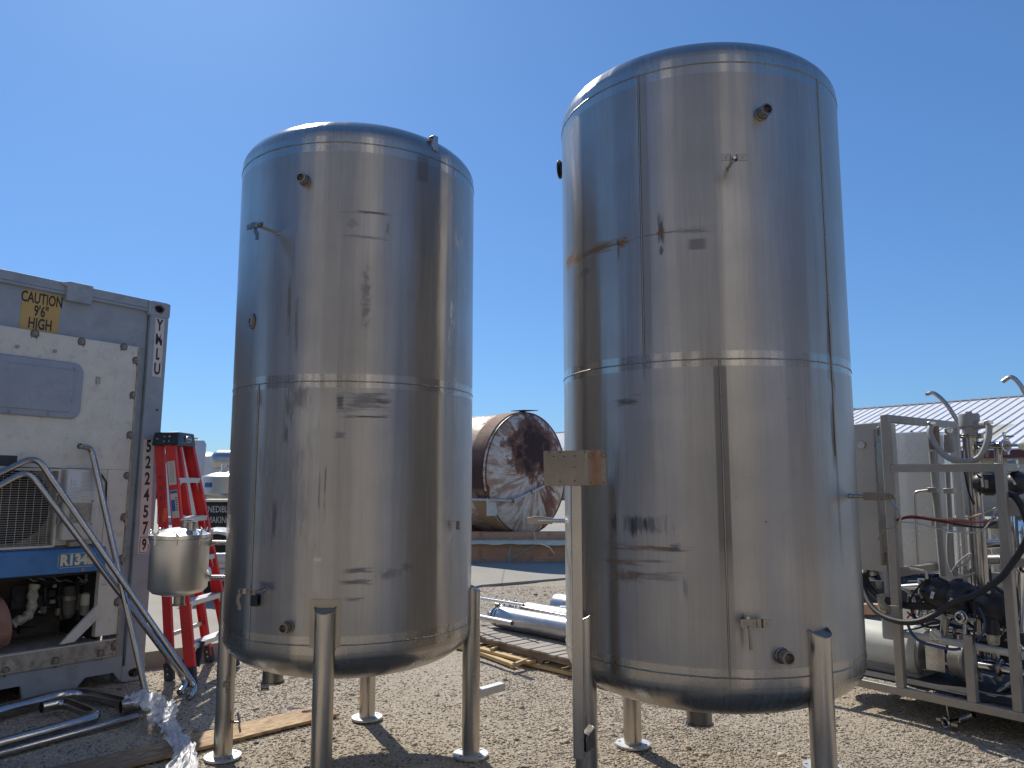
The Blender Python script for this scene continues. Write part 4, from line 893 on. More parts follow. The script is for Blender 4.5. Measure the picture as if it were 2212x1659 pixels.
P0 = FC(149, 1290, .33); P1 = FC(149, 1338, .33); mb = MB(); mb.lathe([(0, P1.z), (.03, P1.z+.01), (.052, P1.z+.04), (.052, P0.z-.03), (.05, P0.z+.08), (0, P0.z+.1)], Matrix.Translation((P0.x, P0.y, 0)), 28); rc_ = mb.build('receiver_vessel', 'bay_wall', cont); mb = MB(); mb.cyl((P0.x, P0.y, P0.z-.02), (P0.x, P0.y, P0.z+.01), .055, n=28); mb.build('receiver_strap', 'bolt_dull', rc_)
P0 = FC(2, 1345, .16); mb = MB(); mb.lathe([(0, -.06), (.11, -.06), (.165, -.03), (.17, 0), (.17, .05), (.15, .06), (0, .07)], Matrix.Translation((P0.x-.05, .16, P0.z)) @ Matrix.Rotation(R_(80), 4, 'Y'), 36); mb.build('compressor_end', 'compressor_red', cont)
mb = MB(); mb.cyl((P0.x-.55, .28, P0.z), (P0.x-.06, .24, P0.z), .15, n=28); mb.build('compressor_body', 'bay_dark', cont)
mb = MB()
for (pp, r) in (([(98, 1268), (97, 1300), (93, 1325), (75, 1332), (56, 1340)], .014), ([(104, 1290), (112, 1300), (114, 1285), (112, 1270)], .005), ([(50, 1250), (75, 1262), (110, 1254), (180, 1245)], .009), ([(80, 1266), (120, 1260), (185, 1256)], .005), ([(100, 1240), (101, 1300), (106, 1312), (120, 1310)], .007), ([(132, 1250), (128, 1290), (132, 1340)], .018), ([(205, 1245), (208, 1280), (212, 1320)], .012), ([(30, 1356), (50, 1350), (60, 1340)], .02), ([(168, 1240), (170, 1340)], .02), ([(208, 1345), (206, 1380)], .015)):
    mb.tube(curve([FC(x, y, .26+.06*random.random()) for x, y in pp], 6), r, 8)
mb.build('bay_hoses', 'black_rubber', cont)
for (x, y, a, b) in ((110, 1282, .05, .05), (127, 1290, .04, .04), (85, 1300, .12, .10), (60, 1362, .12, .04)): mb = MB(); P = FC(x, y, .3); mb.box((P.x, P.y, P.z), (a, .05, b)); mb.build('valve_block', 'bay_dark', cont, bev=.004)
mb = MB()
for (x, y, a) in ((118, 1266, .022), (187, 1244, .018), (187, 1252, .022), (85, 1322, .014)): P = FC(x, y, .24); mb.box((P.x, P.y, P.z), (a, .02, a))
P = FC(202, 1256, .2); mb.cyl((P.x, .2, P.z), (P.x, .18, P.z), .016, n=18); mb.build('connector', 'tape_white', cont, bev=.002)
P = FC(208, 1275-.0, -.0); P = FC(211, 1264); P = FC(210, 1262); P = FC(219.5, 1264)
M = FM(FC(222, 1263).x+.01, FC(222, 1263).z, -.0045); mb = MB(); mb.box((0, 0, 0), (.052, .014, .001), M); sp_ = mb.build('small_sticker', 'notice_paper', cont); text('lettering', 'SUPPLY', .012, 'ink_black', sp_, M @ Matrix.Translation((0, 0, .0008)), th=.0001)
for k in range(7):
    mb = MB(); x0_, y0_ = 60+k*18, 1246+3*(k % 3); mb.tube(curve([FC(x0_, y0_, .2), FC(x0_+14, y0_+10, .18), FC(x0_+26, y0_+4+k, .22), FC(x0_+44, y0_+12, .2)], 5), .003, 6); mb.build('wire', 'wire_grey' if k % 3 == 0 else 'bay_dark', cont)
for (x, y, a, b, m_) in ((112, 1300, .035, .03, 'bolt_dull'), (92, 1318, .04, .05, 'bay_wall'), (172, 1300, .03, .12, 'bay_wall'), (124, 1322, .02, .05, 'bolt_dull'), (203, 1300, .03, .08, 'bay_dark'), (40, 1290, .10, .16, 'bay_dark'), (178, 1258, .05, .03, 'bolt_dull')):
    P = FC(x, y, .27); mb = MB(); mb.box((P.x, P.y, P.z), (a, .04, b)); mb.cyl((P.x, P.y-.02, P.z), (P.x, P.y-.03, P.z), min(a, b)*.4, n=12); mb.build('bay_fitting', m_, cont, bev=.004)
# worn stencil marks on the bottom rail
mb = MB()
for (x, y, w, h) in ((189, 1439, .022, .07), (199, 1436, .02, .07), (209, 1432, .02, .06), (224, 1427, .02, .05), (232, 1425, .018, .05), (246, 1421, .05, .04)):
    P = FC(x, y, .03)
    for j in range(4): mb.prism([(P.x-w/2+random.uniform(0, w), P.z-h/2+random.uniform(-.01, .01)), (P.x-w/2+w*random.uniform(.5, 1.2), P.z-h*.4), (P.x+w*.4, P.z+h*.5*random.random()), (P.x-w*.1*j, P.z+h/2)], .0006, FM(0, 0, .0343-j*.0003))
mb.build('worn_stencil', 'ink_black', cont)

# ---------------------------------------------------------------- small vessel between container and left tank
vy = 4.45; vx = A(386.5, 1225, vy).x; rV = .157
ztop = A(386, 1163, vy-rV).z; zbot = A(386, 1283, vy-rV).z
ves = thing('pressure_vessel', 'small stainless lidded vessel with wing nuts hung left of the shorter tank', 'vessel', Vector((vx, vy, 0)))
t = MB(); t.lathe([(0, zbot-.035), (rV*.5, zbot-.028), (rV*.85, zbot-.012), (rV, zbot+.012), (rV, ztop-.028), (rV+.004, ztop-.026)], n=64); t.build('body', 'steel_vessel', ves, ang=50)
t = MB(); t.lathe([(rV-.004, ztop-.028), (rV+.006, ztop-.028), (rV+.006, ztop-.012), (rV-.004, ztop-.011)], n=64); t.build('body_flange', 'steel_vessel', ves)
t = MB(); t.lathe([(rV-.006, ztop-.0115), (rV-.006, ztop-.008), (rV+.010, ztop-.008), (rV+.010, ztop+.012), (rV-.01, ztop+.014), (rV*.75, ztop+.030), (rV*.4, ztop+.046), (0, ztop+.052)], n=64); lid = t.build('lid', 'steel_bright', ves, ang=30)
for (x, y, r, h) in ((.02, .03, .036, .062), (.075, -.035, .031, .055)):
    z = ztop+.028; t = MB(); t.tube([(x, y, z-.01), (x, y, z+h)], r-.006, 28, wall=.003); t.lathe([(r-.008, z+h-.008), (r, z+h-.006), (r+.002, z+h), (r-.012, z+h)], Matrix.Translation((x, y, 0)), 28); t.build('lid_ferrule', 'steel_tube', lid)
for k in range(8):
    a = 2*math.pi*k/8+.30; c_ = Vector(((rV+.006)*math.cos(a), (rV+.006)*math.sin(a), ztop)); t = MB(); t.cyl(c_+Vector((0, 0, -.04)), c_+Vector((0, 0, .03)), .0045, n=10); t.cyl(c_+Vector((0, 0, .013)), c_+Vector((0, 0, .024)), .009, n=12)
    tn = Vector((-math.sin(a+.5), math.cos(a+.5), 0))
    for s_ in (-1, 1): t.tube([c_+Vector((0, 0, .018))+tn*s_*.006, c_+Vector((0, 0, .030))+tn*s_*.016, c_+Vector((0, 0, .042))+tn*s_*.020], [.004, .0065, .003], 8)
    t.build('wing_nut', 'steel_bright', ves)
t = MB(); t.tube([(.0+.012, 0, zbot-.02), (.012, 0, zbot-.085)], .030, 28, wall=.003); t.lathe([(.028, zbot-.078), (.037, zbot-.080), (.037, zbot-.087), (.026, zbot-.087)], Matrix.Translation((.012, 0, 0)), 28); t.build('outlet_ferrule', 'steel_dark', ves)
for (yy) in (1172, 1247):
    z = A(467, yy, 4.5).z; t = MB(); t.cyl((rV-.01, .04, z), (TL.c.x-vx-TL.R+.02, .03, z), .0125, n=18); t.cyl((rV-.02, .04, z), (rV+.01, .04, z), .02, n=18); t.build('support_pipe', 'steel_tube', ves)
z = A(459, 1240, 4.5).z; t = MB(); t.lathe([(0, 0), (.038, 0), (.040, .006), (.03, .012), (.012, .02), (0, .022)], frame(Vector((rV-.004, .03, z)), Vector((0, 1, 0)), Vector((0, 0, 1)), Vector((1, 0, 0))), 24); t.build('side_clamp', 'steel_bright', ves)

# ---------------------------------------------------------------- red step ladder
lad = thing('step_ladder', 'tall red fibreglass step ladder with dark cap beside the container post', 'ladder', G(405, 1480))
Li = Matrix.Translation(-G(405, 1480))
def LP(x, y, Y): return A(x, y, Y) - G(405, 1480)
def LG(x, y): return G(x, y, .0) - G(405, 1480)
r2b, r1b = LG(413, 1481), LG(367, 1470); r3b = LG(454, 1430); r4b = r2b + (r3b-r1b) + Vector((.03, .0, 0))
r1t, r2t, r3t, r4t = LP(342, 950, 5.93), LP(366, 953, 5.84), LP(382, 950, 6.22), LP(407, 952, 6.16)
def channel(mb, b, t, w, d, toward, side):
    """C-channel rail: web width w facing 'toward', flanges of depth d"""
    b, t = Vector(b), Vector(t); ax = (t-b).normalized(); S = Vector(side).normalized(); S = (S-ax*S.dot(ax)).normalized(); F = S.cross(ax)
    if F.dot(Vector(toward)) < 0: F = -F
    mb.bar(b, t, w, .005, up=F)
    for s_ in (-1, 1): mb.bar(b+S*s_*(w/2)-F*d/2, t+S*s_*(w/2)-F*d/2, .005, d, up=F)
wide = (r4b-r2b).normalized(); sidev = Vector((wide.y, -wide.x, 0))
for nm, b, t_, w in (('rear', r1b, r1t, .065), ('front', r2b, r2t, .078), ('rear', r3b, r3t, .065), ('front', r4b, r4t, .085)):
    mb = MB(); near = nm and (b is r1b or b is r2b); d = (b - t_); b2 = b + (t_-b)*.035
    channel(mb, b2, t_, w, .026, (-wide if near else wide)*1.0, sidev)
    mb.build('rail', 'ladder_red', lad)
    mb = MB(); ax = (t_-b).normalized(); mb.bar(b+Vector((0, 0, .0)), b+ax*.13, w*1.12, .04, up=-wide); ft = mb.build('foot', 'plastic_navy', lad, bev=.006)
    mb = MB(); 
    for k in (.05, .09): mb.cyl(b+ax*k-wide*.021, b+ax*k-wide*.026, .006, n=12)
    mb.build('rivet', 'alu', ft)
# steps: heights read off the photo along the front rails
for (yy, nmx) in ((1034, 0), (1118, 1), (1206, 2), (1296, 3), (1387, 4)):
    z = A(400, yy, 5.95).z; f2 = (z-r2b.z)/(r2t.z-r2b.z); pa = r2b+(r2t-r2b)*f2; f4 = (z-r4b.z)/(r4t.z-r4b.z); pb = r4b+(r4t-r4b)*f4
    ax = (pb-pa).normalized(); sd_ = Vector((ax.y, -ax.x, 0)); mb = MB()
    mb.bar(pa+ax*.01-sd_*.0, pb-ax*.01, .085, .006); mb.bar(pa+ax*.01+sd_*.042-Vector((0, 0, .016)), pb-ax*.01+sd_*.042-Vector((0, 0, .016)), .005, .034); mb.bar(pa+ax*.01-sd_*.042-Vector((0, 0, .012)), pb-ax*.01-sd_*.042-Vector((0, 0, .012)), .005, .026)
    for k in range(5): mb.bar(pa+ax*.012+sd_*(-.03+k*.015)+Vector((0, 0, .0038)), pb-ax*.012+sd_*(-.03+k*.015)+Vector((0, 0, .0038)), .004, .003)
    st = mb.build('step', 'alu', lad)
    mb = MB(); u_ = Vector((0, 0, 1))
    for e, s_ in ((pa, 1), (pb, -1)): mb.bar(e+ax*s_*.075-u_*.01+sd_*.04, e+ax*s_*.01-u_*.095+sd_*.03, .016, .003, up=sd_)
    mb.build('gusset', 'alu', st)
# rear cross bars and spreader
for f_ in (.18, .42, .66): 
    a_, b_ = r1b+(r1t-r1b)*f_, r3b+(r3t-r3b)*f_; mb = MB(); mb.bar(a_, b_, .03, .012, up=sidev); mb.build('rear_brace', 'alu', lad)
P = LP(356, 1113, 5.78); mb = MB(); mb.box(P, (.03, .012, .10), rot=Matrix.Rotation(.12, 3, 'Y')); mb.build('hand_grip', 'orange', lad, bev=.005)
# knee braces at the foot
for (x, y, x2, y2) in ((398, 1440, 412, 1402), (424, 1440, 436, 1385), (478, 1405, 492, 1370)):
    mb = MB(); mb.bar(LP(x, y, 5.9), LP(x2, y2, 5.95), .05, .02, up=(0, 1, 0)); mb.build('knee_brace', 'plastic_navy', lad, bev=.004)
# cap
capc = [LP(x, y, Y) for x, y, Y in ((327, 962, 5.88), (384, 969, 5.78), (423, 967, 6.12), (362, 960, 6.3))]
zc = sum(p.z for p in capc)/4; zt_ = LP(370, 936, 6.0).z
mb = MB(); bot = [Vector((p.x, p.y, zc+.0)) for p in capc]; cen = sum(bot, Vector())/4; top = [cen+(p-cen)*.90 for p in bot]; top = [Vector((p.x, p.y, zt_)) for p in top]
vs = bot+top; mb.add(vs, [(3, 2, 1, 0), (4, 5, 6, 7)]+[(k, (k+1) % 4, 4+(k+1) % 4, 4+k) for k in range(4)]); cap = mb.build('top_cap', 'plastic_navy', lad, bev=.010)
e_ = (bot[2]-bot[1]).normalized(); nrm = e_.cross(Vector((0, 0, 1))); mid = (bot[1]+bot[2])/2*.5+(top[1]+top[2])/2*.5
Mo = frame(mid+nrm*.004+e_*.02, e_, Vector((0, 0, 1)), nrm)
mb = MB(); mb.add([( .055*math.cos(R_(k*10)), .026*math.sin(R_(k*10)), z) for z in (0, .004) for k in range(36)], [tuple(range(36, 72))]+[(k, (k+1) % 36, 36+(k+1) % 36, 36+k) for k in range(36)], Mo); ov = mb.build('badge', 'alu', cap)
mb = MB(); mb.add([( .049*math.cos(R_(k*10)), .021*math.sin(R_(k*10)), z) for z in (.0035, .005) for k in range(36)], [tuple(range(36, 72))]+[(k, (k+1) % 36, 36+(k+1) % 36, 36+k) for k in range(36)], Mo); mb.build('badge_field', 'plastic_navy', ov)
text('lettering', 'WERNER', .022, 'notice_paper', ov, Mo @ Matrix.Translation((0, 0, .0058)), th=.0003, bold=.0006)
e2 = (bot[1]-bot[0]).normalized(); n2_ = e2.cross(Vector((0, 0, 1))); m2_ = (bot[0]+bot[1])/2*.5+(top[0]+top[1])/2*.5
for (a, b) in ((-.07, .0), (.0, .014), (.05, .014), (.0, -.022), (.05, -.022)):
    mb = MB(); c_ = m2_+e2*a+Vector((0, 0, b)); mb.cyl(c_-n2_*.004, c_+n2_*.012, .006, n=12); mb.build('rivet', 'alu', cap)
# labels on the rail nearest the camera, hand lettering on the rear rail
axr = (r2t-r2b).normalized(); fr = sidev; Sx = wide
def on_rail(b, t_, f, w0, h, mat, name, tg, out=.0035, dx=0):
    ax = (t_-b).normalized(); S = (sidev-ax*sidev.dot(ax)).normalized(); F = ax.cross(S)
    if F.dot(-wide) < 0: F = -F
    X = ax.cross(F); 
    if X.dot(sidev) < 0: pass
    M = frame((b+(t_-b)*f)+F*out, X if X.cross(ax).dot(F) > 0 else -X, ax, F); m = MB(); m.box((dx, 0, 0), (w0, h, .001), M); return m.build(name, mat, tg), M
l1, M1 = on_rail(r2b, r2t, .865, .062, .18, 'label_white', 'warning_label', lad); mb = MB()
for k in range(13): mb.box((random.uniform(-.004, .004), .075-k*.0118, .0008), (random.uniform(.025, .042), .0035, .0003), M1)
mb.build('print', 'bolt_dull', l1)
l2, M2 = on_rail(r2b, r2t, .735, .060, .21, 'label_white', 'rating_label', lad); mb = MB(); mb.box((0, .090, .0008), (.055, .02, .0003), M2); mb.box((-.012, -.01, .0008), (.03, .085, .0003), M2); mb.build('blue_panel', 'tag_blue', l2)
mb = MB()
for k in range(6): mb.box((.015, .045-k*.018, .0010), (.016, .007, .0003), M2)
mb.build('print', 'ink_black', l2)
axb = (r1t-r1b).normalized()
for k, ch in enumerate("NORTH"):
    o_, Mx = on_rail(r1b, r1t, .84-k*.045, .001, .001, 'ladder_red', 'tick', lad, .0034); bpy.data.objects.remove(o_); text('lettering', ch, .045, 'maroon', lad, Mx, th=.0003, sx=.7)

# ---------------------------------------------------------------- loose stainless pipes
def pipe(name, label, pts, r, bend, group, closed=False):
    P0 = Vector(pts[0]); o = thing.__call__  # keep
    mb = MB(); path = fillet(pts, bend, 9); base = min(path, key=lambda p: p.z); base = Vector((base.x, base.y, 0))
    mb.tube([p-base for p in path], r, 24, wall=.0018)
    ob = mb.build(name, 'steel_tube'); ob.location = base; tag(ob, label, 'pipe', group); return ob
rp = .021
def CP(x, y, off): return CM @ FC(x, y, off)
ob = pipe('bent_pipe', 'straight leaning stainless pipe with a short elbow at its top, nearest the container post', [CP(172, 964, -.12), CP(197, 968, -.05), G(318, 1516, .0)+Vector((0, 0, .015))], rp, .055, 'stainless pipes leaning on the container')
hk1, hk2 = G(424, 1486, .05), G(409, 1507, .02)
pipe('bent_pipe', 'upper of the two leaning pipes with a bent shoulder, hooked foot by the ladder', [CP(-60, 1052, -.07), CP(78, 985, -.07), hk1, hk2], rp, .09, 'stainless pipes leaning on the container')
hk1, hk2 = G(404, 1474, .05), G(388, 1496, .02)
pipe('bent_pipe', 'lower of the two leaning pipes with a bent shoulder, across the fan grille', [CP(-60, 1080, -.10), CP(60, 1016, -.10), hk1, hk2], rp, .09, 'stainless pipes leaning on the container')
g = 'stainless pipes lying on the gravel'
pipe('ground_pipe', 'thick stainless pipe lying along the container foot, bent towards the plastic film', [G(-120, 1570, .05), G(0, 1537, .05), G(170, 1493, .05), G(292, 1523, .045)], .042, .22, g)
pipe('ground_pipe', 'short stainless pipe end with its open mouth showing, wrapped in plastic film', [G(261, 1528, .05), G(300, 1521, .05), G(318, 1519, .05)], .040, .05, g)
pipe('ground_pipe', 'J shaped stainless pipe lying on the gravel with a sharp bend', [G(90, 1529, .06), G(140, 1518, .06), G(218, 1549, .035), G(-120, 1642, .035)], .035, .11, g)
pipe('ground_pipe', 'thin straight stainless pipe lying nearest the wooden board', [G(-150, 1672, .02), G(296, 1548, .02)], .021, .1, g)
def slats():
    pass
# plastic film
def film():
    rnd = random.Random(5); mb = MB()
    def sheet(path, width, seed, lift):
        n, m = 46, 22; path = curve(path, 12); L = len(path)-1; vs = []
        for i in range(n):
            q = i/(n-1)*L; k = min(int(q), L-1); p = path[k]+(path[k+1]-path[k])*(q-k); d = (path[k+1]-path[k]).normalized(); s_ = d.cross(Vector((0, 0, 1))).normalized()
            w = width[0]+(width[1]-width[0])*i/(n-1); w *= .75+.5*mnoise.noise(Vector((i*.22, seed, 0)))+.25
            for j in range(m):
                t_ = j/(m-1)-.5; pp = p+s_*(w*t_*(1+.2*mnoise.noise(Vector((i*.3, j*.5, seed))))); nn = mnoise.noise(Vector((i*.35, j*.42, seed)))+.6*mnoise.noise(Vector((i*.9, j*1.0, seed+3)))
                vs.append(pp+Vector((.012*nn, .008*nn, lift*(1-abs(t_)*1.4)*(.55+.45*mnoise.noise(Vector((i*.2, j*.3, seed+7)))) + .03*nn+.01)))
        mb.add(vs, [(i*m+j, i*m+j+1, (i+1)*m+j+1, (i+1)*m+j) for i in range(n-1) for j in range(m-1)])
    sheet([G(300, 1508, .10), G(325, 1525, .12), G(342, 1552, .05), G(352, 1570, .03)], (.16, .13), 1.0, .055)
    sheet([G(350, 1525, .05), G(362, 1545, .04), G(350, 1562, .03)], (.13, .10), 4.0, .03)
    sheet([G(345, 1562, .03), G(366, 1575, .04), G(378, 1598, .045), G(398, 1620, .05), G(398, 1650, .03), G(392, 1680, .03)], (.08, .13), 8.0, .03)
    base = G(340, 1560); ob = mb.build('plastic_film', 'plastic_film', ang=180); 
    for v in ob.data.vertices: v.co = v.co - base; v.co.z = max(v.co.z, .006)
    ob.location = base; tag(ob, 'crumpled clear plastic film trailing from the pipe ends over the board', 'plastic film')
film()

# ---------------------------------------------------------------- boards, pallet, cylinders
def plank(name, label, cat, a, b, w, th, mat, z=0.0, group=None, roll=0.0):
    a, b = Vector(a), Vector(b); a.z = b.z = 0; L = (b-a).length; mb = MB(); d = (b-a).normalized()
    n = 20; top = [(-L/2+L*k/n, w/2+random.uniform(-.0015, .0015)) for k in range(n+1)]; bot = [(L/2-L*k/n, -w/2+random.uniform(-.0015, .0015)) for k in range(n+1)]
    mb.prism(top[::-1]+bot[::-1], th); ob = mb.build(name, mat, bev=.002)
    ob.matrix_world = frame((a+b)/2+Vector((0, 0, z)), d, Vector((-d.y, d.x, 0))) @ Matrix.Rotation(roll, 4, 'X'); return tag(ob, label, cat, group)
pa, pb = G(70, 1690, .02), G(712, 1532, .02)
plank('strand_board', 'long strand board strip lying on the gravel, shade coloured into its end under the plastic film', 'board', pa+Vector((-.1, -.06, 0)), pb, .25, .018, 'osb_board', .004)
mb = MB(); c_ = G(663, 1537, .024); mb.bar((-.03, 0, .004), (.03, .008, .008), .012, .008); mb.bar((-.03, -.012, .004), (.02, .002, .006), .008, .006); o = mb.build('wood_splinter', 'wood_pallet'); o.location = c_; tag(o, 'split sliver of wood lying on the strand board', 'wood chip')
ya, yb_ = G(1010, 1398, .02), G(1262, 1474, .02)
g = 'pale yellow timber in front of the pallet'
plank('timber_board', 'long pale yellow board lying in front of the pallet', 'board', ya+Vector((-.35, .38, 0)), yb_+Vector((.75, -.50, 0)), .13, .030, 'wood_yellow', .0, g)
plank('timber_board', 'second pale board on top, against the pallet side', 'board', G(1040, 1397, .05)+Vector((-.2, .2, 0)), G(1150, 1428, .05), .085, .022, 'wood_yellow', .032, g)
plank('timber_board', 'thin pale batten along the outer edge of the boards', 'board', G(1036, 1408, .02), G(1112, 1436, .02), .05, .028, 'wood_yellow', .0, g)
plank('timber_block', 'small block of pale wood lying across the boards near the pallet notch', 'board', G(1062, 1405, .06), G(1086, 1396, .06), .03, .022, 'wood_yellow', .056, g)
plank('timber_block', 'longer slanted wood wedge lying across the yellow boards', 'board', G(1104, 1438, .05), G(1156, 1413, .07), .026, .03, 'wood_yellow', .031, g)
pz = .135
pA, pB = G(1000, 1362, pz), G(1238, 1422, pz); dpal = (pB-pA).normalized(); npal = Vector((-dpal.y, dpal.x, 0)); 
pO = pA.copy(); pO.z = 0; PM = frame(pO, dpal, npal)
pal = thing('pallet', 'weathered grey wooden pallet with notched runners under steel cylinders', 'pallet', PM)
Lp = 1.9
for k in range(3):
    mb = MB(); y = k*.46; H_ = .092
    mb.prism([(0, .0), (.18, .0), (.20, .04), (.24, .052), (.50, .052), (.54, .04), (.56, 0), (1.05, 0), (1.07, .04), (1.12, .052), (1.36, .052), (1.40, .04), (1.42, 0), (Lp, 0), (Lp, H_), (0, H_)], .04, frame(Vector((0, y+.04, .018)), Vector((1, 0, 0)), Vector((0, 0, 1)), Vector((0, -1, 0)))); mb.build('runner', 'wood_stringer', pal, bev=.002)
x = .0
while x < Lp-.08:
    w = random.uniform(.07, .098); mb = MB(); mb.box((x+w/2, .55, pz-.014+.003), (w, 1.16+random.uniform(-.03, .03), .018), rot=Matrix.Rotation(random.uniform(-.02, .02), 3, 'Z')); mb.build('deck_board', 'wood_pallet', pal, bev=.004); x += w+random.uniform(.006, .02)
for x in (.05, .95, 1.8): mb = MB(); mb.box((x, .48, .008), (.09, 1.0, .016)); mb.build('bottom_board', 'wood_pallet', pal, bev=.003)
# cylinders lying on the pallet
def lying(label, a, b, r, mat, group, head=True, z=None):
    a, b = Vector(a), Vector(b); z = pz+.002+r if z is None else z; a.z = b.z = z; d = (b-a).normalized(); L = (b-a).length; S = Vector((-d.y, d.x, 0)); M = frame(a, S, Vector((0, 0, 1)), -S.cross(Vector((0, 0, 1)))*-1 if S.cross(Vector((0, 0, 1))).dot(d) > 0 else -S.cross(Vector((0, 0, 1))))
    M = frame(a, Vector((0, 0, 1)).cross(d), Vector((0, 0, 1)) * 1, d) if Vector((0, 0, 1)).cross(d).cross(Vector((0, 0, 1))).dot(d) > 0 else frame(a, -Vector((0, 0, 1)).cross(d), Vector((0, 0, 1)), d)
    root = thing('steel_cylinder', label, 'cylinder', M, group)
    mb = MB(); mb.lathe([(0, .0), (r*.8, .0), (r*.97, .012), (r, .03), (r, L), (r*.8, L+.01), (0, L+.02)], n=40); mb.build('barrel', mat, root)
    if head:
        mb = MB(); mb.lathe([(0, -.16), (r*.38, -.16), (r*.38, -.13), (r*.28, -.12), (r*.3, -.06), (r*.72, -.055), (r*.95, -.03), (r*.95, -.012), (r*.6, -.004)], n=32); mb.build('end_cap', 'steel_mirror', root)
        mb = MB(); mb.ring((0, 0, -.06), (0, 0, 1), r*.78, .010, 32, 8); mb.box((0, r*.95, -.06), (.02, .05, .02)); mb.cyl((0, r*1.1, -.08), (0, r*1.1, -.03), .012); mb.build('clamp_ring', 'steel_dark', root)
    return root
ca, cb_ = G(1083, 1333, pz+.1), G(1262, 1366, pz+.1)
gc = 'stainless cylinders on the pallet'
lying('front dented stainless cylinder on the pallet, clamp end towards the shorter tank', ca, ca+(cb_-ca).normalized()*1.5, .098, 'steel_dull', gc)
cc_ = ca + npal*.33 - dpal*.02; lying('middle bright stainless cylinder lying behind the front one on the pallet', cc_, cc_+(cb_-ca).normalized()*1.5, .10, 'steel_dull', gc, False)
cd_ = ca + npal*.74 - dpal*.04; lying('rear stainless cylinder on the pallet, farthest from the camera', cd_, cd_+(cb_-ca).normalized()*1.5, .12, 'steel_dull', gc, False)
# valve head with ring bolts
P = A(1101, 1318, 7.5); root = thing('clamp_fitting', 'small upright fitting with eye rings beside the steel cylinders', 'fitting', Vector((P.x, P.y, pz+.06)))
mb = MB(); mb.lathe([(0, -.05), (.06, -.05), (.05, .07), (.035, .11), (0, .11)], n=24); mb.build('body', 'steel_dull', root)
mb = MB(); mb.ring((-.07, 0, .07), (.3, 1, 0), .032, .008, 24, 8); mb.build('ring', 'steel_bright', root)
for (x, z) in ((-.05, .14), (.0, .13), (.06, .135)): mb = MB(); mb.ring((x, .0, z), (1, .6, .2), .018, .007, 18, 8); mb.cyl((x, 0, z-.05), (x, 0, z), .006); mb.build('eye_nut', 'steel_dark', root)
# tubes resting over the pallet
def stick(name, label, a, b, r, mat, grp, sq=False):
    a, b = Vector(a), Vector(b); mb = MB(); c = a.copy()
    if sq: mb.bar(a-c, b-c, r*2, r*2)
    else: mb.tube([a-c, b-c], r, 20, wall=.004)
    ob = mb.build(name, mat); ob.location = c; tag(ob, label, 'tube', grp); return ob
gs = 'tubes resting across the pallet'
stick('galvanised_tube', 'lower galvanised tube crossing in front of the cylinder end', A(1107, 1347, 6.35), A(980, 1321, 7.1), .021, 'plate_galv', gs)
stick('galvanised_tube', 'upper pale tube running over the cylinders beside the tank leg', A(1132, 1307, 6.9), A(985, 1284, 7.9), .013, 'steel_bright', gs)
stick('galvanised_tube', 'lowest pale tube end on the gravel left of the cylinder', A(1068, 1343, 6.9), A(990, 1330, 7.5), .012, 'steel_bright', gs)
stick('galvanised_tube', 'slim tube lying on top of the middle cylinder', cc_+Vector((.35, .0, pz+.20))-Vector((0, 0, cc_.z)), cc_+Vector((1.4, -.25, pz+.21))-Vector((0, 0, cc_.z)), .014, 'steel_dull', gs)
stick('galvanised_tube', 'slim dark tube lying in the gap between front and middle cylinders', ca+npal*.17+Vector((.05, 0, pz+.17-ca.z)), ca+npal*.17+dpal*1.3+Vector((.05, 0, pz+.17-ca.z)), .016, 'steel_dark', gs)
P = A(1222, 1316, 7.2); mb = MB(); mb.box((0, 0, 0), (.16, .10, .05)); ob = mb.build('sheet_bracket', 'plate_galv', bev=.004); ob.location = Vector((P.x+.03, P.y, P.z)); tag(ob, 'small grey folded bracket lying on the middle cylinder', 'bracket')

# ---------------------------------------------------------------- small litter on the gravel
P = G(552, 1484); mb = MB(); mb.tube([(-.02, 0, .018), (.03, .01, .018)], .016, 18, wall=.004); mb.ring((-.02, 0, .018), (1, .2, 0), .018, .004, 18, 6); ob = mb.build('pipe_fitting', 'steel_dark'); ob.location = G(572, 1487)+Vector((0, 0, .0)); ob.location = G(571, 1490); tag(ob, 'small pipe fitting lying on the gravel under the shorter tank', 'fitting')
mb = MB()
for k, r in enumerate((.055, .060, .050)): mb.tube([(r*1.3*math.cos(t_), r*math.sin(t_), .006+.004*k+.004*math.sin(2*t_+k)) for t_ in [i*.26+k for i in range(25)]], .0025, 6)
ob = mb.build('wire_coil', 'wire_grey'); ob.location = G(640, 1538); tag(ob, 'small coil of grey wire on the gravel behind the front leg', 'wire')
mb = MB(); mb.ring((0, 0, .014), (1, -1, .3), .014, .005, 18, 6); ob = mb.build('pipe_collar', 'rust'); ob.location = G(1600, 1543); tag(ob, 'tiny rusty threaded collar on the gravel under the taller tank', 'fitting')

# ---------------------------------------------------------------- rusty horizontal tank and beams
oc = A(1138, 1020, 14.0); oc.z = 1.60; axd = Vector((-.74, .67, 0)).normalized()
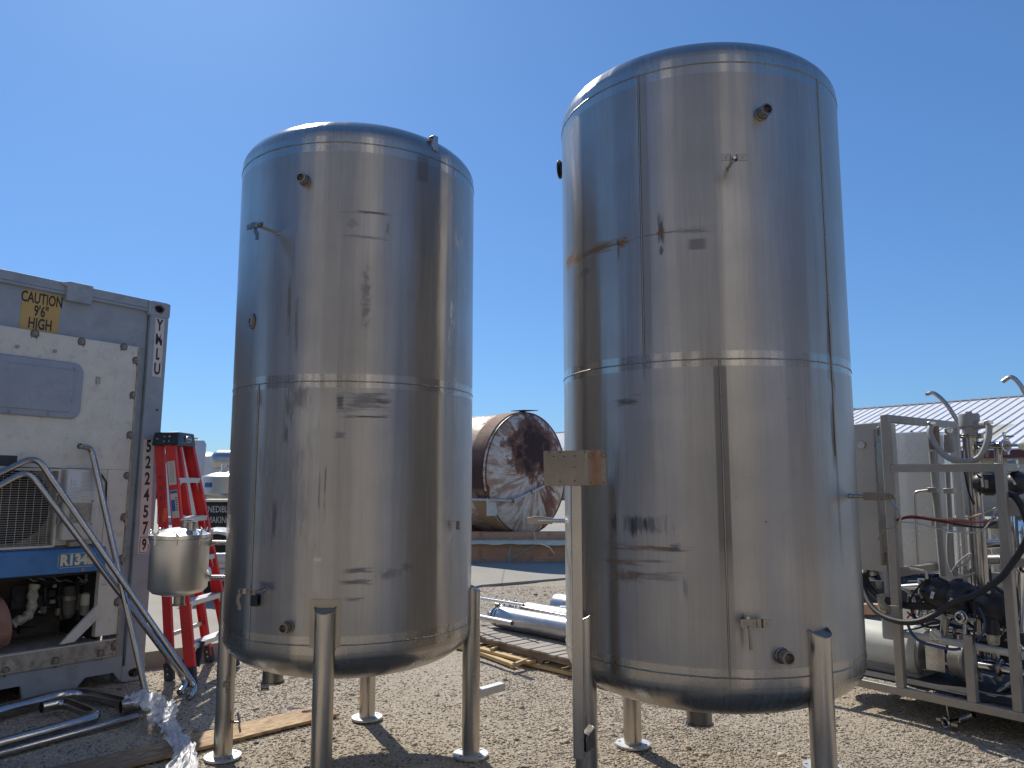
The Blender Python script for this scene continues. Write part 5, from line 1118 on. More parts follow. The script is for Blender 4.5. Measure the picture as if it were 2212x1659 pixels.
# local x = axis pointing at the camera side (out of the end), y = left in view, z up
X_ = -axd; Y_ = Vector((0, 0, 1)).cross(X_)
RM = frame(oc, X_, Y_); RH = 1.09
rust = thing('storage_tank', 'huge white horizontal tank streaked with brown rust, behind the two steel tanks', 'tank', RM)
mb = MB(); Mx = Matrix(((0, 0, 1, 0), (1, 0, 0, 0), (0, 1, 0, 0), (0, 0, 0, 1)))
mb.lathe([(RH, -7), (RH, .0), (RH*.985, .02), (RH*.93, .07), (RH*.8, .12), (RH*.55, .16), (RH*.25, .185), (0, .19)], Mx, 72); mb.build('barrel', 'white_paint_rusted', rust, ang=25)
for x in (-.22, -3.2): mb = MB(); mb.lathe([(RH, x-.17), (RH+.02, x-.165), (RH+.02, x+.165), (RH, x+.17)], Mx, 72); mb.build('saddle_band', 'strap_rust', rust)
mb = MB(); mb.ring((.02, 0, 0), (1, 0, 0), RH, .012, 72, 6); mb.build('end_seam', 'rust', rust)
# manway flange on the flank near the end, pipe run across the end, label plate, top flap
def onr(x, y, off=0): P = PL(x, y, oc+X_*(.12+off), X_); return RM.inverted() @ P
P = onr(1043, 1055); mb = MB(); mb.lathe([(.0, 0), (.10, 0), (.155, .01), (.16, .05), (.12, .05), (.11, .03), (0, .03)], frame(Vector((-.10, -RH*.93, .0-.30)), Vector((1, 0, 0)), Vector((0, 0, 1)), Vector((0, -1, 0))), 32); mb.build('side_flange', 'rust', rust)
q1, q2, q3, q4 = onr(1020, 1078), onr(1098, 1082), onr(1175, 1045), onr(1225, 1036)
q1 = onr(1049, 1080); mb = MB(); mb.tube(fillet([Vector((-2.5, -RH-.09, q1.z)), Vector((.16, -RH-.02, q1.z)), Vector((.22, q2.y, q2.z)), Vector((.22, q3.y, q3.z)), Vector((.22, q4.y, q4.z))], .1), .022, 12); pr = mb.build('pipe_run', 'plate_galv', rust)
mb = MB()
for q in (q2, (q2+q3)/2, q3): mb.box((.22, q.y, q.z), (.05, .03, .06))
mb.build('pipe_clip', 'rust', pr)
P = onr(1062, 1096); mb = MB(); mb.prism([(-.1, -.14), (.13, -.14), (.15, -.06), (.08, .12), (-.1, .14)], .02, frame(Vector((.10, P.y, P.z)), Vector((0, 1, 0)), Vector((0, 0, 1)), Vector((1, 0, 0)))); mb.build('data_plate', 'panel_white', rust)
mb = MB(); mb.box((-.1, .06, RH+.05), (.30, .42, .012), rot=Matrix.Rotation(.05, 3, 'X')); mb.cyl((-.1, 0, RH-.02), (-.1, 0, RH+.05), .06); mb.build('hatch_lid', 'rust', rust)
for x in (-.9, -4.5): mb = MB(); mb.box((x, 0, -RH-.2), (.2, 1.5, .72)); mb.build('saddle', 'rust', rust)

yB = 13.35
def beam(label, y0, y1, cen, mat='cardboard', Yd=yB, lip=True, x0=-3.2, x1=3.4):
    z1, z0 = A(1100, y0, Yd).z, A(1100, y1, Yd).z; mb = MB(); root = thing('steel_channel', label, 'beam', Vector((0, Yd, z0)), 'brown painted channels stacked under the rusty tank')
    mb = MB(); h = z1-z0; mb.prism([(0, 0), (.30, 0), (.30, .02), (.02, .02), (.02, h-.02), (.30, h-.02), (.30, h), (0, h)], x1-x0, frame(Vector((x0, 0, 0)), Vector((0, 1, 0)), Vector((0, 0, 1)), Vector((1, 0, 0)))); mb.build('web', mat, root, bev=.006)
    if lip: mb = MB(); mb.box(((x0+x1)/2, -.03, .012), (x1-x0, .06, .024)); mb.build('flange', mat, root, bev=.004)
beam('upper brown channel on the stack below the rusty tank', 1150, 1168, 0, Yd=yB+.1)
beam('lower deeper brown channel on the stack below the rusty tank', 1176, 1212, 0, Yd=yB-.12)
mb = MB(); zz = A(1100, 1170.5, yB).z; n = 60; vs = []
for i in range(n):
    x = -3.1+6.3*i/(n-1); dd = .02*mnoise.noise(Vector((x*3, 0, 1)))-.05*max(0, mnoise.noise(Vector((x*2.2, 5, 1))))
    for (y, z) in ((.25, .02), (-.2, .02), (-.26, -.01+dd), (-.24, -.015+dd)): vs.append((x, y, z+.012*mnoise.noise(Vector((x*5, y, 2)))))
mb.add(vs, [(i*4+j, (i+1)*4+j, (i+1)*4+j+1, i*4+j+1) for i in range(n-1) for j in range(3)]); ob = mb.build('wrapping_sheet', 'sheet_cream'); ob.location = (0, yB-.02, zz); tag(ob, 'torn cream packing sheet between the two brown channels', 'sheet')
sm = ob.modifiers.new('solid', 'SOLIDIFY'); sm.thickness = .012
mb = MB(); mb.tube([(0, -.02, .24), (.01, -.03, .1), (-.03, -.03, -.05), (.0, -.04, -.2), (-.02, -.05, -.35)], .012, 8); mb.tube([(.0, -.03, -.12), (.3, -.03, .06), (.55, -.03, .16)], .010, 8); ob = mb.build('tie_cord', 'green_cord'); P = A(1103, 1192, yB-.2); ob.location = P; tag(ob, 'pale green cord tied round the brown channels', 'cord')
zt_ = A(1100, 1212, yB).z
for i, x in enumerate((-2.6, -1.0, .62, 2.2)):
    mb = MB(); mb.box((0, 0, (zt_-.12)/2), (.14, .5, zt_-.12)); ob = mb.build('timber_bearer', 'wood_pallet', bev=.004); ob.location = (x, yB+.1, .12); tag(ob, ('leftmost timber bearer under the stacked brown channels', 'timber bearer under the channels, behind the shorter tank', 'timber bearer under the channels below the tied cord', 'rightmost timber bearer under the stacked brown channels')[i], 'bearer', 'timber bearers holding up the brown channels')

# ---------------------------------------------------------------- valve skid at the right (own frame: x towards the camera side, y away, z up)
SD = Vector((.619, -.786, 0)).normalized(); SN = Vector((-SD.y, SD.x, 0)); SO = Vector((2.441, 4.999, 0)); SM = frame(SO, SD, SN); SMi = SM.inverted()
def SP(x, y, off=.0): return SMi @ PL(x, y, SM @ Vector((0, off, 0)), SN)
skid = thing('valve_skid', 'open steel frame skid with polished pipes, black actuators and hoses, right of the taller tank', 'skid', SM)
w5 = .05; ZT = 1.915; ZR = 1.59
def fbar(a, b, nm='frame_tube', w=w5, h=w5, up=(0, 0, 1)): m = MB(); m.bar(a, b, w, h, up=up); return m.build(nm, 'frame_matt', skid, bev=.004)
YB = 1.07
fbar((-.75, .025, .175), (1.6, .025, .175), 'base_rail'); fbar((-.75, YB, .175), (1.6, YB, .175), 'base_rail')
for x in (-.5, .025, .64, 1.4): fbar((x, .05, .173), (x, YB-.025, .173), 'cross_rail', .048, .044)
UP = (0, 1, 0)
fbar((-.018, .025, .2), (-.018, .025, ZT), 'post', up=UP); fbar((.635, .025, .2), (.635, .025, ZR), 'post', up=UP)
fbar((-.018, YB, .2), (-.018, YB, ZT), 'post', up=UP); fbar((.635, YB, .2), (.635, YB, ZR), 'post', up=UP)
fbar((-.018, .05, ZT-.025), (-.018, YB-.025, ZT-.025), 'top_rail'); fbar((.007, .025, ZR-.025), (.610, .025, ZR-.025), 'top_rail'); fbar((.635, .05, ZR-.025), (.635, YB-.025, ZR-.025), 'top_rail')
q = SP(2040, 1128); fbar((.007, .55, SP(2040, 1128, .55).z), (.610, .55, SP(2040, 1128, .55).z), 'mid_rail')
z8 = SP(1950, 1238, .05).z; fbar((-.018, .05, z8), (-.018, YB-.025, z8), 'mid_rail'); fbar((.66, .025, SP(2200, 1215).z), (1.6, .025, SP(2200, 1215).z), 'mid_rail'); fbar((.007, YB, .82), (.61, YB, .82), 'mid_rail')
d0 = SP(2089, 1372, .0); d1 = SP(2089, 1516, .0); fbar((d0.x, .025, .2), (d0.x, .025, d0.z), 'stub_post', up=UP)
# cabinets
c0 = SP(1846, 915, .10); c1 = SP(1898, 915, .10); cb0 = SP(1880, 1232, .10)
m = MB(); m.box(((-.34+c1.x)/2, .10+.12, (c0.z+cb0.z)/2), (c1.x+.34, .24, c0.z-cb0.z)); cab = m.build('control_cabinet', 'steel_cabinet', skid, bev=.006)
k_ = SP(1863, 961, .10); m = MB(); hexn(m, (k_.x, .095, k_.z), (0, -1, 0), .026, .012); m.build('cover_bolt', 'plate_galv', cab, bev=.003)
for zz in (c0.z-.06, cb0.z+.1): m = MB(); m.box((c1.x+.010, .09, zz), (.022, .03, .05)); m.cyl((c1.x+.016, .07, zz-.03), (c1.x+.016, .07, zz+.03), .008); m.build('hinge', 'steel_dark', cab, bev=.002)
m = MB(); m.box((c1.x+.008, .12, (c0.z+cb0.z)/2), (.014, .20, c0.z-cb0.z-.1)); m.build('door_edge', 'steel_dark', cab)
e0 = SP(1922, 918, .62); e1 = SP(2012, 925, .62); m = MB(); m.box(((e0.x-.12+e1.x)/2, .77, (1.83+.88)/2), (e1.x-e0.x+.12, .28, .95)); pc = m.build('polished_cabinet', 'polished_sheet', skid, bev=.006)
hh = SP(1969, 931, .62); m = MB(); hexn(m, (hh.x, .628, hh.z), (0, -1, 0), .008, .006); m.build('cover_bolt', 'steel_dark', pc)
m = MB(); m.box((e1.x+.02, .66, 1.3), (.03, .10, 1.0)); m.build('cabinet_flange', 'steel_cabinet', skid, bev=.003)
# uprights inside
def up_(x, y0, y1, off, r, nm, mat, n=16):
    a, b = SP(x[0], y0, off), SP(x[1], y1, off); m = MB(); m.cyl(a, b, r, n=n); return m.build(nm, mat, skid)
up_((2013, 2037), 975, 1245, .45, .020, 'conduit', 'pvc_grey'); up_((2046, 2058), 1005, 1230, .5, .016, 'conduit', 'pvc_grey')
col_ = up_((2096, 2122), 942, 1300, .40, .047, 'riser_pipe', 'steel_tube', 32)
m = MB(); a = SP(2096, 942, .4)
m.cyl(a+Vector((0, 0, -.012)), a+Vector((0, 0, .0)), .062, n=32); m.cyl(a+Vector((0, 0, .002)), a+Vector((0, 0, .013)), .062, n=32); m.box((a.x+.062, a.y, a.z), (.02, .04, .034)); m.build('flange_clamp', 'steel_dark', col_, bev=.001)
h0 = SP(2093, 924, .4); m = MB(); m.lathe([(0, a.z+.014), (.045, a.z+.014), (.047, a.z+.06), (.060, a.z+.065), (.062, a.z+.135), (.058, a.z+.145), (0, a.z+.148)], Matrix.Translation((a.x, a.y, 0)), 32); hb_ = m.build('junction_head', 'pvc_grey', skid)
sp0 = SP(2110, 918, .38); m = MB(); m.cyl((a.x+.04, a.y-.02, sp0.z), (a.x+.13, a.y-.07, sp0.z), .026, n=20); m.cyl((a.x, a.y, a.z+.145), (a.x, a.y, a.z+.16), .02); m.build('side_port', 'pvc_grey', hb_)
hose = curve([SP(2137, 918, .3), SP(2134, 950, .28), SP(2118, 985, .27), SP(2090, 996, .26), SP(2052, 990, .25), SP(2024, 965, .25), SP(2009, 935, .27), SP(2011, 920, .3)], 8)
m = MB(); m.tube(hose, .019, 14); m.build('flexible_conduit', 'pvc_grey', skid)
for (x, y, off) in ((2137, 915, .3), (2012, 917, .3)): m = MB(); p = SP(x, y, off); hexn(m, p, (0, 0, 1), .026, .02); m.build('conduit_nut', 'steel_bright', skid, bev=.002)
m = MB(); p = SP(2018, 945, .36); m.box(p, (.062, .05, .16)); m.build('switch_box', 'wood_stringer', skid, bev=.012)
p = SP(2049, 950, .42); m = MB(); m.box((p.x, p.y, p.z-.02), (.055, .05, .13)); gb = m.build('sensor_body', 'pvc_grey', skid, bev=.012); m = MB(); m.cyl((p.x, p.y, p.z+.045), (p.x, p.y, p.z+.075), .022); m.ring((p.x+.02, p.y-.02, p.z+.06), (0, 1, 0), .018, .005, 20, 6); m.build('sensor_gland', 'steel_bright', gb)
for s_, pts, off in ((0, [(2000.7, 851), (2019, 850), (2046, 875), (2078, 925)], .55), (1, [(2166, 824), (2184, 814), (2200, 826), (2216, 852), (2240, 900)], .55)):
    m = MB(); m.tube(curve([SP(x, y, off) for x, y in pts], 8), .014, 16, wall=.002); m.build('spout_tube', 'steel_leg', skid)
# tee pipe run
tz = SP(2140, 962, .35)
m = MB(); m.tube([SP(2100, 962, .40), SP(2171, 961, .30)], .024, 24); a2 = SP(2156, 962, .33); m.tube([a2, SP(2157.5, 1030, .33)], .022, 24); tp = m.build('tee_pipe', 'steel_tube', skid)
m = MB(); p = SP(2173, 962, .30); m.ring(p, (1, -.3, 0), .036, .009, 28, 8); m.cyl(p+Vector((0, 0, .04)), p+Vector((.0, -.02, .08)), .009); m.box(p+Vector((.03, -.01, .055)), (.04, .015, .012)); m.box(p+Vector((0, 0, -.045)), (.025, .03, .02)); m.build('sanitary_clamp', 'steel_mirror', tp, bev=.001)
m = MB(); m.cyl(p, SP(2203, 961, .26), .009); m.cyl(p+Vector((.006, 0, 0)), p+Vector((.012, -.004, 0)), .026, n=24); m.build('probe_rod', 'steel_tube', tp); m = MB(); q = SP(2212, 961, .26); m.lathe([(0, -.03), (.024, -.026), (.032, .0), (.03, .04), (0, .05)], frame(q, Vector((0, 1, 0)), Vector((0, 0, 1)), Vector((1, 0, 0))), 24); m.build('probe_head', 'motor_white', tp)
m = MB(); m.tube([SP(2125, 957, .4), SP(2127, 975, .33)], .015, 12); m.tube(curve([SP(2114, 965, .3), SP(2128, 975, .27), SP(2132, 988, .27)], 5), .007, 8); m.box(SP(2128, 978, .28), (.04, .02, .03)); m.build('small_valve', 'steel_dark', skid, bev=.002)
# black actuators
def actuator(x, y, off, r, L, axis, labels=True, tilt=0.0):
    p = SP(x, y, off); Z = Vector(axis).normalized(); X = Z.orthogonal().normalized(); Y = Z.cross(X); M = frame(p, X, Y, Z)
    m = MB(); m.lathe([(0, -L/2), (r*.42, -L/2), (r*.62, -L*.46), (r*.86, -L*.30), (r, -L*.12), (r, L*.12), (r*.86, L*.30), (r*.62, L*.46), (r*.42, L/2), (0, L/2)], M, 12); ac = m.build('actuator', 'black_plastic', skid, bev=.004)
    m = MB()
    for k in range(8): a_ = 2*math.pi*k/8; hexn(m, (r*.93*math.cos(a_), r*.93*math.sin(a_), -L*.27), (0, 0, -1), r*.09, L*.05, M); m.box((r*.98*math.cos(a_), r*.98*math.sin(a_), 0), (r*.12, r*.2, L*.30), M, Matrix.Rotation(a_, 3, 'Z'))
    m.build('cover_screw', 'bay_dark', ac)
    return ac
def tagl(ac, x, y, off, w, h, rot, txt=None, mat='notice_paper'):
    p = SP(x, y, off); to = (SMi @ EYE - p).normalized(); X = Vector((0, 0, 1)).cross(to).normalized(); Y = to.cross(X); M = frame(p, X, Y, to) @ Matrix.Rotation(rot, 4, 'Z'); m = MB(); m.box((0, 0, 0), (w, h, .0015), M); o = m.build('label', mat, ac)
    if txt: text('lettering', txt, w*.5, 'ink_black', o, M @ Matrix.Translation((0, 0, .001)) @ Matrix.Rotation(math.pi/2, 4, 'Z'), th=.0002, bold=.0004, sx=.8)
ac = actuator(2136, 1043, .20, .072, .17, (1, .25, 0)); tagl(ac, 2122, 1042, .115, .013, .055, .05, None); tagl(ac, 2131, 1045, .112, .018, .05, 0, None, 'pvc_grey'); m = MB(); 
ac = actuator(2197, 1043, .22, .070, .17, (.55, -1, 0)); tagl(ac, 2188, 1038, .10, .012, .05, .5, 'AS FIL1'); p = SP(2178, 1001, .25); m = MB(); m.cyl(SP(2192, 1018, .22), SP(2192, 1000, .22), .018); m.cyl(SP(2180, 1008, .22), SP(2200, 1006, .22), .012); m.box(SP(2188, 997, .22), (.05, .03, .03)); m.build('air_fitting', 'steel_mirror', skid, bev=.004)
ac = actuator(2028, 1283, .16, .098, .20, (1, -.1, -.35)); tagl(ac, 2014, 1285, .055, .018, .042, -.3, 'R5')
ac = actuator(2075, 1297, .20, .125, .20, (.75, -.6, .15)); tagl(ac, 2050, 1305, .06, .020, .085, -.5, 'SUPPLY ZONE 2')
ac = actuator(2143, 1308, .18, .115, .24, (.9, -.25, -.5)); m = MB(); m.cyl(SP(2136, 1278, .07), SP(2136, 1278, .055), .011, n=16); m.build('cap_screw', 'plate_galv', ac)
# filter bowl and small pipes around
p0, p1 = SP(2141, 1352, .1), SP(2146, 1380, .1); m = MB(); m.lathe([(0, 0), (.030, 0), (.034, .02), (.034, .06)], Matrix.Translation((p1.x, p1.y, p1.z-.03)), 24); m.build('filter_bowl', 'tape_white', skid); m = MB(); m.lathe([(.033, 0), (.040, .0), (.036, .09), (.02, .11), (0, .11)], Matrix.Translation((p1.x, p1.y, p1.z+.028)), 24); m.build('filter_cap', 'black_plastic', skid)
pf = SP(2077, 1333, .02); to = Vector((-.35, -1, .05)).normalized(); m = MB(); m.tube([pf+to*.02, pf-to*.12], .022, 24, wall=.004); m.ring(pf+to*.015, to, .027, .006, 28, 8); fr_ = m.build('ferrule', 'steel_bright', skid)
m = MB(); m.ring(pf-to*.004, to, .033, .008, 28, 8); m.box(pf+Vector((-.055, 0, 0)), (.05, .016, .018)); m.box(pf+Vector((.055, 0, -.004)), (.05, .016, .018)); m.build('sanitary_clamp', 'steel_tube', fr_, bev=.002)
m = MB(); m.cyl(pf-to*.03, SP(2084, 1375, .03), .012, n=16); m.tube(fillet([pf-to*.10, pf-to*.10+Vector((.05, .02, .05)), SP(2118, 1318, .16)], .03), .022, 18); m.build('sample_pipe', 'steel_tube', skid)
m = MB(); m.cyl(SP(2116, 1335, .12), SP(2118, 1372, .12), .018, n=16); m.cyl(SP(2042, 1335, .16), SP(2038, 1392, .16), .024, n=16); m.build('drop_pipe', 'steel_leg', skid)
m = MB(); m.cyl(SP(2036, 1322, .16), SP(2037, 1338, .16), .032, n=6); m.build('brass_union', 'plate_galv', skid)
# gauge
gp = SP(2020.5, 1371.5, .10); to = (SMi @ EYE - gp).normalized(); X = Vector((0, 0, 1)).cross(to).normalized(); M = frame(gp, X, to.cross(X), to)
m = MB(); m.lathe([(0, -.02), (.036, -.02), (.038, .004), (.034, .006), (.034, .002), (0, .002)], M, 32); ga = m.build('gauge', 'steel_mirror', skid); m = MB(); m.cyl((0, 0, .002), (0, 0, .0035), .033, n=32, M=M); fc_ = m.build('dial', 'motor_white', ga); m = MB(); m.bar(M @ Vector((-.016, .014, .0045)), M @ Vector((.018, -.018, .0045)), .003, .001, up=to)
for k in range(10): a_ = R_(220-k*29); m.box((.026*math.cos(a_), .026*math.sin(a_), .004), (.005, .0022, .0008), M, Matrix.Rotation(a_, 3, 'Z'))
m.build('needle', 'ink_black', fc_)
gp2 = SP(2036, 1359, .20); m = MB(); m.cyl(gp2, gp2+to*.015, .032, n=24); m.build('gauge', 'bay_dark', skid)
# horizontal conduit
m = MB(); m.tube(curve([SP(1938, 1368, .12), SP(1990, 1375, .12), SP(2050, 1386, .12), SP(2120, 1398, .12), SP(2212, 1417, .12), SP(2300, 1440, .12)], 6), .022, 16); m.build('pvc_conduit', 'pvc_white', skid)
m = MB(); m.cyl(SP(1916, 1230, .12), SP(1922, 1335, .12), .022, n=16); m.build('conduit', 'pvc_grey', skid)
p = SP(1917, 1354, .06); m = MB(); m.box((p.x, .10, p.z), (.085, .07, .16)); jb = m.build('conduit_box', 'pvc_grey', skid, bev=.012); m = MB(); m.cyl((p.x+.035, .06, p.z-.03), (p.x+.035, .05, p.z-.03), .014); m.build('box_screw', 'pvc_grey', jb); 
m = MB(); m.cyl(SP(1904, 1283, .1), SP(1910, 1318, .1), .03, n=18); p = SP(1891, 1238, .14); m.cyl((p.x, .14, p.z), (p.x, .09, p.z), .014); m.lathe([(0, 0), (.014, .004), (.020, .02), (.020, .05), (0, .055)], Matrix.Translation((p.x+.02, .14, p.z-.10)), 16); m.build('air_filter', 'tape_white', skid)
# motor and pump
ma, mb2 = SP(1862, 1393, .42), SP(1990, 1425, .42); ax = (SP(2212, 1468, .42)-ma); ax.z = 0; ax.normalize(); rm = .165; ax = Vector((1, 0, 0)); ma = SP(1935, 1400, .42)
Mz = frame(Vector((ma.x, ma.y, ma.z)), Vector((0, 1, 0)), Vector((0, 0, 1)), Vector((1, 0, 0)))
m = MB(); m.lathe([(0, -.48), (rm*.8, -.48), (rm, -.44), (rm, .12), (rm*1.04, .125), (rm*1.04, .15), (rm*.9, .19), (0, .19)], Mz, 56); mo = m.build('pump_motor', 'motor_white', skid, ang=25)
m = MB(); m.cyl(Vector((ma.x+.195, ma.y, ma.z)), Vector((ma.x+.215, ma.y, ma.z)), .15, n=40); 
for k in range(4): a_ = math.pi/4+k*math.pi/2; m.cyl((ma.x+.21, ma.y+.125*math.cos(a_), ma.z+.125*math.sin(a_)), (ma.x+.36, ma.y+.10*math.cos(a_), ma.z+.10*math.sin(a_)), .012)
m.cyl((ma.x+.2, ma.y, ma.z), (ma.x+.38, ma.y, ma.z), .035); m.build('motor_lantern', 'frame_matt', mo)
m = MB(); m.box((ma.x+.30, ma.y-.10, ma.z+.0), (.12, .004, .16)); m.build('coupling_guard', 'steel_bright', skid, bev=.002)
m = MB(); m.cyl((ma.x+.38, ma.y, ma.z), (ma.x+.45, ma.y, ma.z), .12, n=40); m.cyl((ma.x+.455, ma.y, ma.z), (ma.x+.475, ma.y, ma.z), .135, n=40); m.build('pump_casing', 'steel_cabinet', skid, bev=.003)
m = MB(); m.box((ma.x-.1, ma.y, .215), (.62, .30, .03)); m.box((ma.x-.1, ma.y-.12, .25), (.5, .05, .05)); m.build('motor_base', 'frame_matt', skid, bev=.004)
m = MB(); m.tube([SP(2100, 1432, .22), SP(2240, 1456, .22)], .036, 24); pz_ = m.build('discharge_pipe', 'steel_mirror', skid)
for x in (2112, 2162): m = MB(); p = SP(x, 1434+(x-2112)*.17, .22); m.ring(p, (1, 0, 0), .045, .012, 28, 8); m.box(p+Vector((0, -.02, -.055)), (.025, .03, .03)); m.build('sanitary_clamp', 'steel_dark', pz_, bev=.001)
m = MB(); m.cyl(SP(2110, 1400, .25), SP(2110, 1440, .25), .03); m.cyl(SP(2150, 1410, .28), SP(2152, 1445, .28), .024); m.cyl(SP(2126, 1395, .3), SP(2128, 1430, .3), .018); m.build('nozzle', 'steel_tube', skid)
m = MB(); m.tube(fillet([SP(2195, 1445, .35), SP(2190, 1475, .35), SP(2140, 1510, .35), SP(2080, 1515, .35)], .05), .02, 16); m.build('drain_pipe', 'steel_tube', skid)
# bottom ferrule under the frame
pf = SP(2044, 1561, .05); to = Vector((-.45, -1, .0)).normalized(); m = MB(); m.tube(fillet([pf, pf-to*.10, SP(2104, 1543, .12)], .03), .019, 20, wall=.003); m.ring(pf+to*.004, to, .026, .006, 28, 8); m.box(pf+Vector((.048, -.0, .0)), (.04, .015, .016)); m.box(pf+Vector((-.04, -.0, .012)), (.025, .015, .016)); m.cyl(pf+Vector((.005, .03, .02)), (pf.x+.005, .06, .16), .006); m.build('drain_ferrule', 'steel_tube', skid)
# drip pan, second pump, manifolds and valves that fill the frame
m = MB(); m.box((.55, .58, .205), (1.9, .98, .012)); m.build('drip_pan', 'bay_dark', skid)
for (x, y0, y1, off, r, mt) in ((2010, 1350, 1440, .7, .03, 'steel_tube'), (2150, 1330, 1440, .6, .035, 'steel_leg'), (2190, 1250, 1440, .75, .03, 'steel_tube'), (2062, 1240, 1330, .75, .028, 'steel_leg'), (1990, 1250, 1330, .85, .024, 'steel_tube'), (2168, 1120, 1260, .8, .03, 'steel_tube')):
    m = MB(); m.cyl(SP(x, y0, off), SP(x+4, y1, off), r, n=18); m.build('manifold_pipe', mt, skid)
for (xa_, ya_, xb_, yb__, off, r, mt) in ((1960, 1352, 2180, 1372, .5, .024, 'steel_mirror'), (1975, 1330, 2120, 1336, .65, .02, 'steel_tube'), (2040, 1412, 2210, 1436, .55, .03, 'steel_tube'), (2120, 1352, 2230, 1366, .35, .018, 'steel_mirror'), (1950, 1268, 2060, 1262, .9, .022, 'steel_leg'), (2110, 1176, 2230, 1170, .8, .03, 'steel_mirror'), (2115, 1210, 2230, 1206, .9, .035, 'steel_dull')):
    m = MB(); m.cyl(SP(xa_, ya_, off), SP(xb_, yb__, off), r, n=18); pp_ = m.build('cross_pipe', mt, skid)
    m = MB(); c_ = (SP(xa_, ya_, off)+SP(xb_, yb__, off))/2; m.ring(c_, (1, 0, 0), r+.010, .010, 22, 8); m.box(c_+Vector((0, 0, -r-.018)), (.022, .03, .028)); m.build('sanitary_clamp', 'steel_dark', pp_, bev=.001)
for (xa_, ya_, xb_, yb__, r) in ((2026, 1130, 2034, 1235, .012), (2070, 1150, 2076, 1240, .016), (2130, 1120, 2140, 1235, .02), (2188, 1090, 2196, 1240, .022), (2000, 1145, 2004, 1232, .010)):
    m = MB(); m.cyl(SP(xa_, ya_, .95), SP(xb_, yb__, .95), r, n=16); m.build('riser_pipe', 'steel_bright', skid)
for (x, y, off, r) in ((2005, 1302, .5, .03), (2018, 1322, .6, .025), (1985, 1322, .55, .028), (2160, 1338, .3, .03), (2195, 1402, .4, .035), (2075, 1430, .45, .03), (2150, 1405, .3, .022), (2020, 1420, .65, .02)):
    m = MB(); c_ = SP(x, y, off); m.ring(c_, (.4, -1, .1), r, .008, 24, 8); m.cyl(c_+Vector((0, .04, 0)), c_+Vector((0, -.01, 0)), r*.8, n=20); m.box(c_+Vector((r+.014, 0, 0)), (.026, .014, .014)); m.build('clamped_ferrule', 'steel_mirror', skid)
for (x, y, off, w_, h_) in ((2060, 1398, .45, .14, .10), (2012, 1395, .62, .16, .16), (2180, 1395, .5, .15, .14), (1985, 1300, .7, .12, .10), (2120, 1250, .6, .10, .14), (2190, 1330, .45, .10, .10)):
    p = SP(x, y, off); m = MB(); m.box(p, (w_, .10, h_)); m.cyl(p+Vector((0, -.05, 0)), p+Vector((0, -.08, 0)), min(w_, h_)*.38, n=16); m.build('valve_body', 'bay_dark', skid, bev=.012)
m = MB(); p = SP(2200, 1380, .55); m.lathe([(0, -.2), (.10, -.2), (.11, -.15), (.11, .12), (.08, .17), (0, .18)], Matrix.Translation(p), 32); m.build('second_motor', 'block_dark', skid)
# hoses and cables
def cable(nm, mat, pts, r, off):
    P = [SP(x, y, off if isinstance(off, float) else off[i]) for i, (x, y) in enumerate(pts)]; m = MB(); m.tube(curve(P, 8), r, 12); return m.build(nm, mat, skid)
cable('hose', 'black_rubber', [(1862, 1245), (1867, 1273), (1880, 1305), (1905, 1329), (1945, 1343), (1985, 1342), (2020, 1327), (2052, 1306), (2075, 1294), (2100, 1287), (2135, 1268), (2165, 1245), (2190, 1212), (2215, 1172), (2240, 1120)], .018, [.10, .08, .02, -.03, -.06, -.06, -.05, -.05, -.06, -.06, -.06, -.06, -.06, -.06, -.06])
cable('hose', 'black_rubber', [(1866, 1238), (1876, 1265), (1898, 1289), (1925, 1299), (1958, 1307), (1995, 1309), (2030, 1306)], .024, [.12, .14, .12, .10, .10, .12, .16])
cable('hose', 'black_rubber', [(2178, 1066), (2192, 1072), (2206, 1092), (2218, 1125), (2230, 1160)], .019, .06)
cable('wire', 'wire_tan', [(1936, 1121), (1985, 1116), (2035, 1120), (2090, 1117), (2130, 1106), (2152, 1096)], .0045, .02)
cable('wire', 'wire_red', [(1936, 1122), (1970, 1114), (2020, 1122), (2090, 1128), (2125, 1127), (2152, 1117)], .0045, .015)
cable('wire', 'black_rubber', [(1936, 1124), (1968, 1118), (2020, 1124), (2090, 1136), (2125, 1138), (2152, 1128)], .0055, .010)
cable('wire', 'wire_grey', [(1940, 1126), (1990, 1132), (2040, 1144), (2100, 1150), (2130, 1138), (2153, 1100)], .0045, .005)
cable('wire', 'wire_red', [(2014, 1250), (2000, 1275), (1988, 1297), (1972, 1320), (1960, 1335)], .005, .14)
cable('wire', 'wire_tan', [(2018, 1252), (2003, 1277), (1990, 1298)], .005, .13)
cable('wire', 'black_rubber', [(2012, 1245), (1990, 1262), (1972, 1285), (1962, 1308)], .006, .13)
cable('wire', 'wire_blue', [(1948, 1262), (1970, 1246), (2000, 1241), (2018, 1242)], .006, .2)
cable('hose', 'wire_blue', [(1960, 1345), (1970, 1368), (1990, 1386), (2020, 1395), (2055, 1402), (2075, 1401)], .009, .06)
cable('wire', 'black_rubber', [(2075, 1004), (2084, 1020), (2092, 1060), (2104, 1090)], .006, .3)
cable('wire', 'wire_grey', [(2030, 1245), (2060, 1247), (2090, 1242), (2105, 1236)], .005, .12)
cable('wire', 'wire_grey', [(2055, 1236), (2075, 1210), (2098, 1195), (2088, 1215), (2060, 1228)], .005, .3)
cable('wire', 'wire_grey', [(2112, 1430), (2118, 1452), (2122, 1470), (2105, 1462), (2098, 1440)], .005, .3)
cable('hose', 'pvc_grey', [(2052, 1150), (2051, 1185), (2054, 1215), (2064, 1240), (2072, 1262)], .020, .35)
